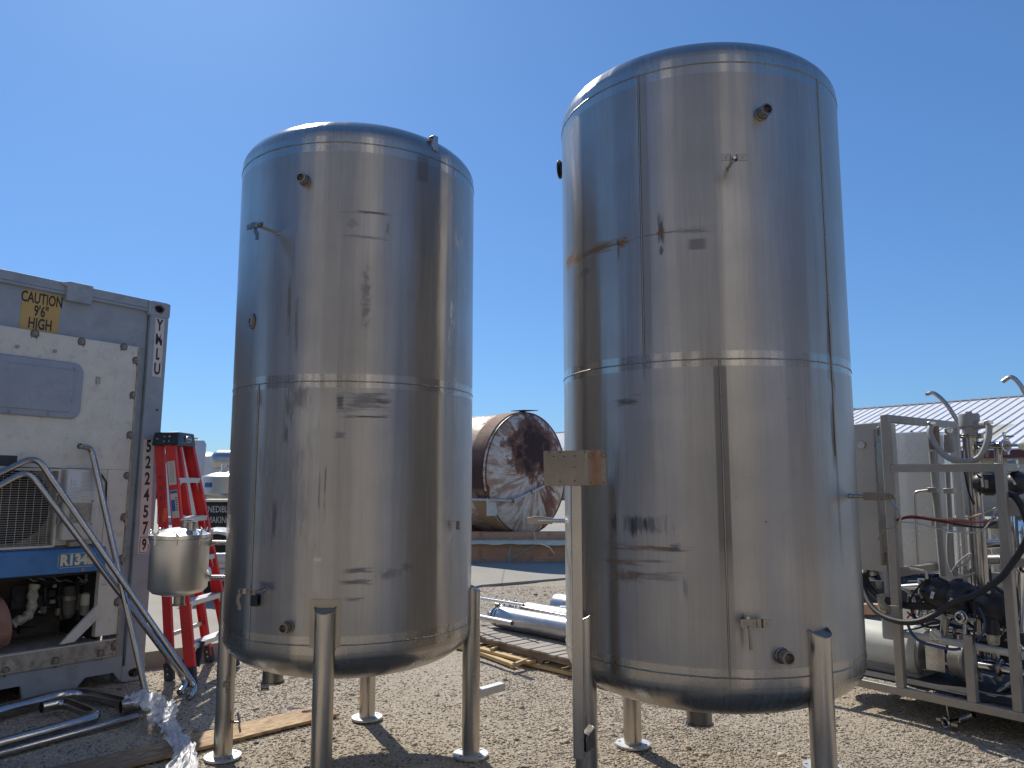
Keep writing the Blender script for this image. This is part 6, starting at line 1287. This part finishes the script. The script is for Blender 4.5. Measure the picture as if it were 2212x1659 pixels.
cable('wire', 'black_rubber', [(2106, 1318), (2108, 1345), (2104, 1370), (2102, 1390)], .006, .02); cable('wire', 'wire_blue', [(2115, 1312), (2126, 1335), (2126, 1360), (2112, 1385)], .006, .04)
cable('hose', 'black_rubber', [(1965, 1300), (1975, 1330), (2000, 1352), (2035, 1350), (2060, 1335), (2090, 1345), (2130, 1375), (2170, 1378)], .010, .3)
cable('hose', 'black_rubber', [(2080, 1345), (2095, 1372), (2120, 1388), (2155, 1385), (2180, 1365), (2200, 1340)], .012, .15)
cable('wire', 'black_rubber', [(1948, 1362), (1985, 1356), (2020, 1345), (2050, 1350), (2100, 1362), (2150, 1350), (2175, 1355)], .006, .2)
cable('wire', 'wire_blue', [(1960, 1322), (1985, 1340), (2015, 1338), (2050, 1346), (2085, 1356)], .006, .25)
cable('hose', 'pvc_grey', [(1930, 1262), (1960, 1275), (1975, 1300), (1972, 1335)], .012, .5)
cable('wire', 'wire_grey', [(2100, 1470), (2130, 1460), (2150, 1480), (2130, 1500), (2100, 1490)], .006, .5)
cable('wire', 'black_rubber', [(2060, 1502), (2100, 1500), (2140, 1495), (2170, 1500), (2200, 1492)], .008, .5)
cable('cable_tie', 'tape_white', [(1922, 1308), (1934, 1309), (1943, 1308)], .003, -.006)
pr_ = SP(1975, 1058, .42); m = MB(); m.tube(fillet([SP(1984, 1240, .44), SP(1976, 1062, .44), SP(2010, 1058, .44)], .03), .009, 12); m.tube(fillet([SP(1966, 1226, .08), SP(2000, 1232, .08), SP(2003, 1250, .08)], .02), .010, 12); m.build('bent_tube', 'steel_leg', skid)
for (x, y) in ((2018, 1058), (2052, 1060)): m = MB(); m.box(SP(x, y, .42), (.06, .06, .035)); m.cyl(SP(x-6, y, .41), SP(x+9, y, .41), .006); m.build('pipe_clamp', 'steel_cabinet', skid, bev=.003)
# tank at the far right edge of the skid
p = SP(2212, 1150, .35); m = MB(); m.lathe([(0, .95), (.11, .95), (.12, .97), (.12, 1.28), (.10, 1.31), (0, 1.32)], Matrix.Translation((p.x+.08, .30, 0)), 40); m.build('buffer_pot', 'steel_mirror', skid)
m = MB(); m.box((p.x+.05, .16, 1.33), (.20, .03, .10)); m.build('mounting_bracket', 'frame_matt', skid, bev=.003)
m = MB(); m.tube([SP(2206, 1360, .3), SP(2206, 1230, .3)], .05, 28); m.tube([SP(2176, 1316, .4), SP(2260, 1325, .4)], .018, 16); m.build('side_pipe', 'steel_mirror', skid)

# ---------------------------------------------------------------- clutter behind the skid
def block(name, label, cat, x, y, Y, w, d, z0, h, mat, rz=0, group=None, bev=.01):
    P = A(x, y, Y); m = MB(); m.box((0, 0, h/2), (w, d, h)); ob = m.build(name, mat, bev=bev); ob.location = (P.x, P.y, z0); ob.rotation_euler = (0, 0, rz); return tag(ob, label, cat, group)
rk = thing('pipe_rack', 'low rack of polished pipes behind the valve skid', 'rack', Vector((A(2100, 1200, 8.6).x, 8.6, .12)))
for (dx, dy, z, r) in ((0, 0, .62, .07), (0, .2, .78, .08), (0, .35, .50, .06), (0, .1, .35, .06)): m = MB(); m.tube([(-1.1, dy, z), (1.3, dy+.1, z)], r, 24, wall=.004); m.build('pipe', 'steel_mirror', rk)
for x in (-1., 0, 1.1): m = MB(); m.box((x, .15, .35), (.05, .5, .7)); m.build('rack_upright', 'far_wall', rk)
m = MB(); m.box((-.2, -.12, .22), (.35, .02, .25)); m.build('perforated_plate', 'motor_white', rk)
block('plastic_drum', 'cream plastic block with a dark round opening behind the skid post', 'drum', 2133, 1180, 7.6, .26, .26, .12, 1.0, 'tape_white', .2)
block('crate', 'low dark crate on the concrete behind the valve skid', 'crate', 1890, 1250, 8.8, 1.5, .6, .12, .28, 'far_wall', -.1)
block('timber_beam', 'brown timber lying behind the control cabinet', 'beam', 1885, 1290, 8.0, 1.4, .12, .14, .10, 'cardboard', -.15)
block('steel_box', 'dented pale steel box on the concrete behind the valve skid', 'box', 2010, 1330, 7.4, .5, .35, .12, .22, 'steel_bright', .4)
block('steel_box', 'grey machine base seen low between the actuators and the pump', 'box', 2140, 1380, 7.0, .9, .5, .0, .34, 'bay_dark', .2)

# ---------------------------------------------------------------- building at the right
rv = ray(-41, 1033.5).normalized(); rv.z = 0; rv.normalize(); bn = Vector((rv.y, -rv.x, 0)); bn = bn if bn.x > 0 else -bn   # into the building
E0 = A(2072, 970.7, 30.0); halfw = 7.5
# ridge height so that it shows at y = 866 at the same pixel column
k_ = None
best = None
for i in range(400):
    zr = E0.z+i*.02; 
    P = PL(2072, 866, E0+bn*halfw, bn)
    best = P.z; break
zr = best
bo = Vector((E0.x, E0.y, 0)); BM = frame(bo, -rv, Vector((0, 0, 1)).cross(-rv)); 
inward = 1 if (BM.to_3x3() @ Vector((0, 1, 0))).dot(bn) > 0 else -1
bld = thing('metal_roof_building', 'long low building with a white ribbed metal roof and beige block wall', 'building', BM)
s_ = inward; xa, xb = -45, 18
m = MB(); m.add([(xa, -.35*s_, E0.z-.02), (xb, -.35*s_, E0.z-.02), (xb, halfw*s_, zr), (xa, halfw*s_, zr), (xa, (2*halfw+.35)*s_, E0.z-.02), (xb, (2*halfw+.35)*s_, E0.z-.02), (xa, -.35*s_, E0.z-.07), (xb, -.35*s_, E0.z-.07), (xb, halfw*s_, zr-.05), (xa, halfw*s_, zr-.05), (xa, (2*halfw+.35)*s_, E0.z-.07), (xb, (2*halfw+.35)*s_, E0.z-.07)], [(0, 1, 2, 3), (3, 2, 5, 4), (9, 8, 7, 6), (10, 11, 8, 9), (0, 6, 7, 1), (5, 11, 10, 4), (1, 7, 8, 2), (2, 8, 11, 5), (3, 9, 6, 0), (4, 10, 9, 3)]); rf = m.build('roof', 'roof_white', bld, ang=5)
m = MB(); x = xa+.2
while x < xb:
    a_, b_ = Vector((x, -.35*s_, E0.z+.015)), Vector((x, halfw*s_, zr+.015)); m.bar(a_, b_, .035, .045); x += .42
m.bar((xa, halfw*s_, zr+.03), (xb, halfw*s_, zr+.03), .35, .05); m.build('roof_rib', 'roof_white', rf)
m = MB(); m.box(((xa+xb)/2, -.36*s_, E0.z-.22), (xb-xa, .05, .30)); m.build('fascia', 'maroon', bld)
m = MB(); m.box(((xa+xb)/2, .12*s_, (E0.z-.1)/2), (xb-xa-.4, .24, E0.z-.1)); m.box(((xa+xb)/2, (2*halfw-.12)*s_, (E0.z-.1)/2), (xb-xa-.4, .24, E0.z-.1)); m.build('wall', 'wall_block', bld)
for xe in (xa+.3, xb-.3): m = MB(); m.prism([(0, 0), (2*halfw, 0), (2*halfw, E0.z-.12), (halfw, zr-.12), (0, E0.z-.12)], .2, frame(Vector((xe-.1, 0, 0)), Vector((0, s_, 0)), Vector((0, 0, 1)), Vector((1, 0, 0)))); m.build('gable_wall', 'wall_block', bld)

# ---------------------------------------------------------------- far things at the left, between the container and the shorter tank
zR = .12
def lath(name, label, cat, x, Y, prof, mat, n=40, parts=None, group=None):
    P = A(x, 1033, Y); root = thing(name, label, cat, Vector((P.x, P.y, zR)), group); m = MB(); m.lathe(prof, n=n); m.build('shell', mat, root, ang=35); return root
s = 14.0
def zz(y, Y): return A(400, y, Y).z-zR
Y = 14.0; r = .28
t1 = lath('silo_tank', 'tall grey cylindrical tank with a flat lid behind the ladder', 'tank', 410, Y, [(0, zz(1165, Y)), (.10, zz(1160, Y)), (.20, zz(1075, Y)), (.235, zz(1040, Y)), (.255, zz(960, Y)), (.22, zz(952, Y)), (0, zz(948, Y))], 'tank_white')
m = MB(); m.cyl((-.02, 0, zz(952, Y)), (-.02, 0, zz(946, Y)), .13, n=28); m.cyl((-.08, 0, zz(947, Y)), (.0, 0, zz(943, Y)), .02); m.build('lid', 'steel_mirror', t1)
for a_ in (0, 2.1, 4.2): m = MB(); m.cyl((.2*math.cos(a_), .2*math.sin(a_), 0), (.2*math.cos(a_), .2*math.sin(a_), zz(1080, Y)), .03); m.build('leg', 'plate_galv', t1)
Y = 13.0
t2 = thing('horizontal_vessel', 'shiny horizontal vessel with a domed end on a raised stand', 'vessel', Vector((A(480, 1000, Y).x, Y, zR)))
zc_ = zz(994.5, Y); rr_ = 21.5/1672*Y; dm = Vector((1, .15, 0)).normalized(); Mv = frame(Vector((-.14+.04, 0, zc_)), Vector((0, 0, 1)).cross(dm)*1, Vector((0, 0, 1)), dm) if Vector((0, 0, 1)).cross(dm).cross(Vector((0, 0, 1))).dot(dm) > 0 else frame(Vector((-.1, 0, zc_)), dm.cross(Vector((0, 0, 1))), Vector((0, 0, 1)), dm)
m = MB(); m.lathe([(0, -.09), (rr_*.5, -.075), (rr_*.85, -.03), (rr_, .04), (rr_, .7), (0, .8)], Mv, 36); m.build('shell', 'steel_dull', t2)
for x in (.02, .45): m = MB(); m.box((x, 0, (zc_-rr_)/2+.08), (.05, .1, zc_-rr_+.16)); m.build('stand_leg', 'plate_galv', t2)
Y = 12.0
t3 = thing('round_tank', 'low round stainless tank with a cone bottom and blue tag', 'tank', Vector((A(492, 1060, Y).x, Y, zR)))
rr_ = 54/1672*Y; z0, z1 = zz(1067, Y), zz(1031, Y)
m = MB(); m.lathe([(0, z0-.22), (.06, z0-.22), (rr_*.98, z0), (rr_, z0+.01), (rr_, z1), (rr_*.97, z1+.012), (rr_*.6, z1+.06), (rr_*.3, z1+.08), (0, z1+.09)], n=48); m.build('shell', 'steel_dull', t3, ang=30)
m = MB(); m.cyl((-.05, -.05, z1+.1), (-.05, -.05, z1+.20), .05); m.cyl((.05, -.1, z1+.1), (.05, -.1, z1+.15), .03); m.build('top_fitting', 'steel_bright', t3)
m = MB(); m.box((-.17, -rr_*.93, (z0+z1)/2+.01), (.11, .01, .07), rot=Matrix.Rotation(-.4, 3, 'Z')); m.build('blue_tag', 'tag_blue', t3)
for a_ in (3.9, 4.9, 1, 2): m = MB(); m.cyl((rr_*.9*math.cos(a_), rr_*.9*math.sin(a_), 0), (rr_*.9*math.cos(a_), rr_*.9*math.sin(a_), z0), .022); m.build('leg', 'plate_galv', t3)
Y = 20.0; lath('white_tank', 'plain white round topped tank far behind the ladder', 'tank', 447, Y, [(0, 0), (.62, 0), (.62, zz(987, Y)), (.4, zz(981, Y)), (0, zz(976, Y))], 'car_white')
Y = 11.0; P = A(470, 1110, Y); bin_ = thing('waste_bin', 'black waste bin with worn white stencilled words', 'bin', Vector((P.x+.15, Y+.3, zR)))
zb0, zb1 = zz(1138, Y), zz(1085, Y); m = MB(); m.box((0, 0, (zb0+zb1)/2-.1), (.72, .6, zb1-zb0+.2)); m.build('body', 'tarp_black', bin_, bev=.02); m = MB(); m.box((0, 0, zb1+.02), (.76, .66, .035)); m.build('lid', 'sheet_cream', bin_, bev=.012)
for tx, yy, dx in (("INEDIBLE", 1101, .03), ("MAKING", 1124, .04)): text('lettering', tx, .13, 'panel_white', bin_, frame(Vector((-.165+dx, -.306, zz(yy, Y-.0))), Vector((1, 0, 0)), Vector((0, 0, 1)), Vector((0, -1, 0))), th=.001, sx=.66)
Y = 9.6; P = A(470, 1150, Y)
m = MB(); n = 14; vs = [(x*.055-.39, y*.08-.5, zz(1141, Y)-.0-.02+.02*math.sin(x*.9)*math.sin(y*.6+1)-.0006*(x-7)**2) for y in range(n) for x in range(n)]; m.add(vs, [(j*n+i, j*n+i+1, (j+1)*n+i+1, (j+1)*n+i) for j in range(n-1) for i in range(n-1)]); ob = m.build('white_cover', 'car_white', ang=80); ob.location = (P.x+.1, Y, zR); so_ = ob.modifiers.new('s', 'SOLIDIFY'); so_.thickness = .03; tag(ob, 'white curved cover between the black bin and the support pipe', 'cover')
block('machine_base', 'dark machinery bulk under the white cover', 'machine', 472, 1190, 9.9, .75, .7, zR, zz(1146, 9.9), 'bay_dark')
pz2 = thing('pale_pipe_stack', 'pale horizontal pipes stacked low behind the ladder', 'pipes', Vector((A(475, 1240, 8.9).x, 8.9, zR)))
for (yy, r) in ((1206, .06), (1222, .035), (1243, .07)): m = MB(); z = zz(yy, 8.9); m.tube([(-.1, 0, z), (.9, .15, z)], r, 24, wall=.004); m.build('pipe', 'pvc_white', pz2)
m = MB(); m.box((.3, .1, .2), (.06, .3, .6)); m.build('stand', 'plate_galv', pz2)
Y = 60; P = A(452, 985, Y); m = MB(); m.box((0, 0, 1.4), (22, 8, 2.8)); ob = bd = thing('distant_shed', 'distant low dark shed with a grey roof, far left', 'building', Vector((P.x-4, Y, 0))); m = MB(); h = A(440, 1004, Y).z; m.box((0, 0, h/2), (14, 8, h)); m.build('wall', 'far_wall', bd); m = MB(); m.box((0, -.2, (h+A(440, 985, Y).z)/2), (14.6, 9, A(440, 985, Y).z-h)); m.build('roof', 'far_roof', bd); m = MB(); m.cyl((3.8, -4, h), (3.8, -4, A(457, 978, Y).z+.3), .05); m.build('vent_pipe', 'far_wall', bd)
block('parked_trailer', 'low pale trailer bulk far away behind the ladder', 'trailer', 452, 1060, 26, 2.6, 2, 0, 2.0, 'car_white', .1)
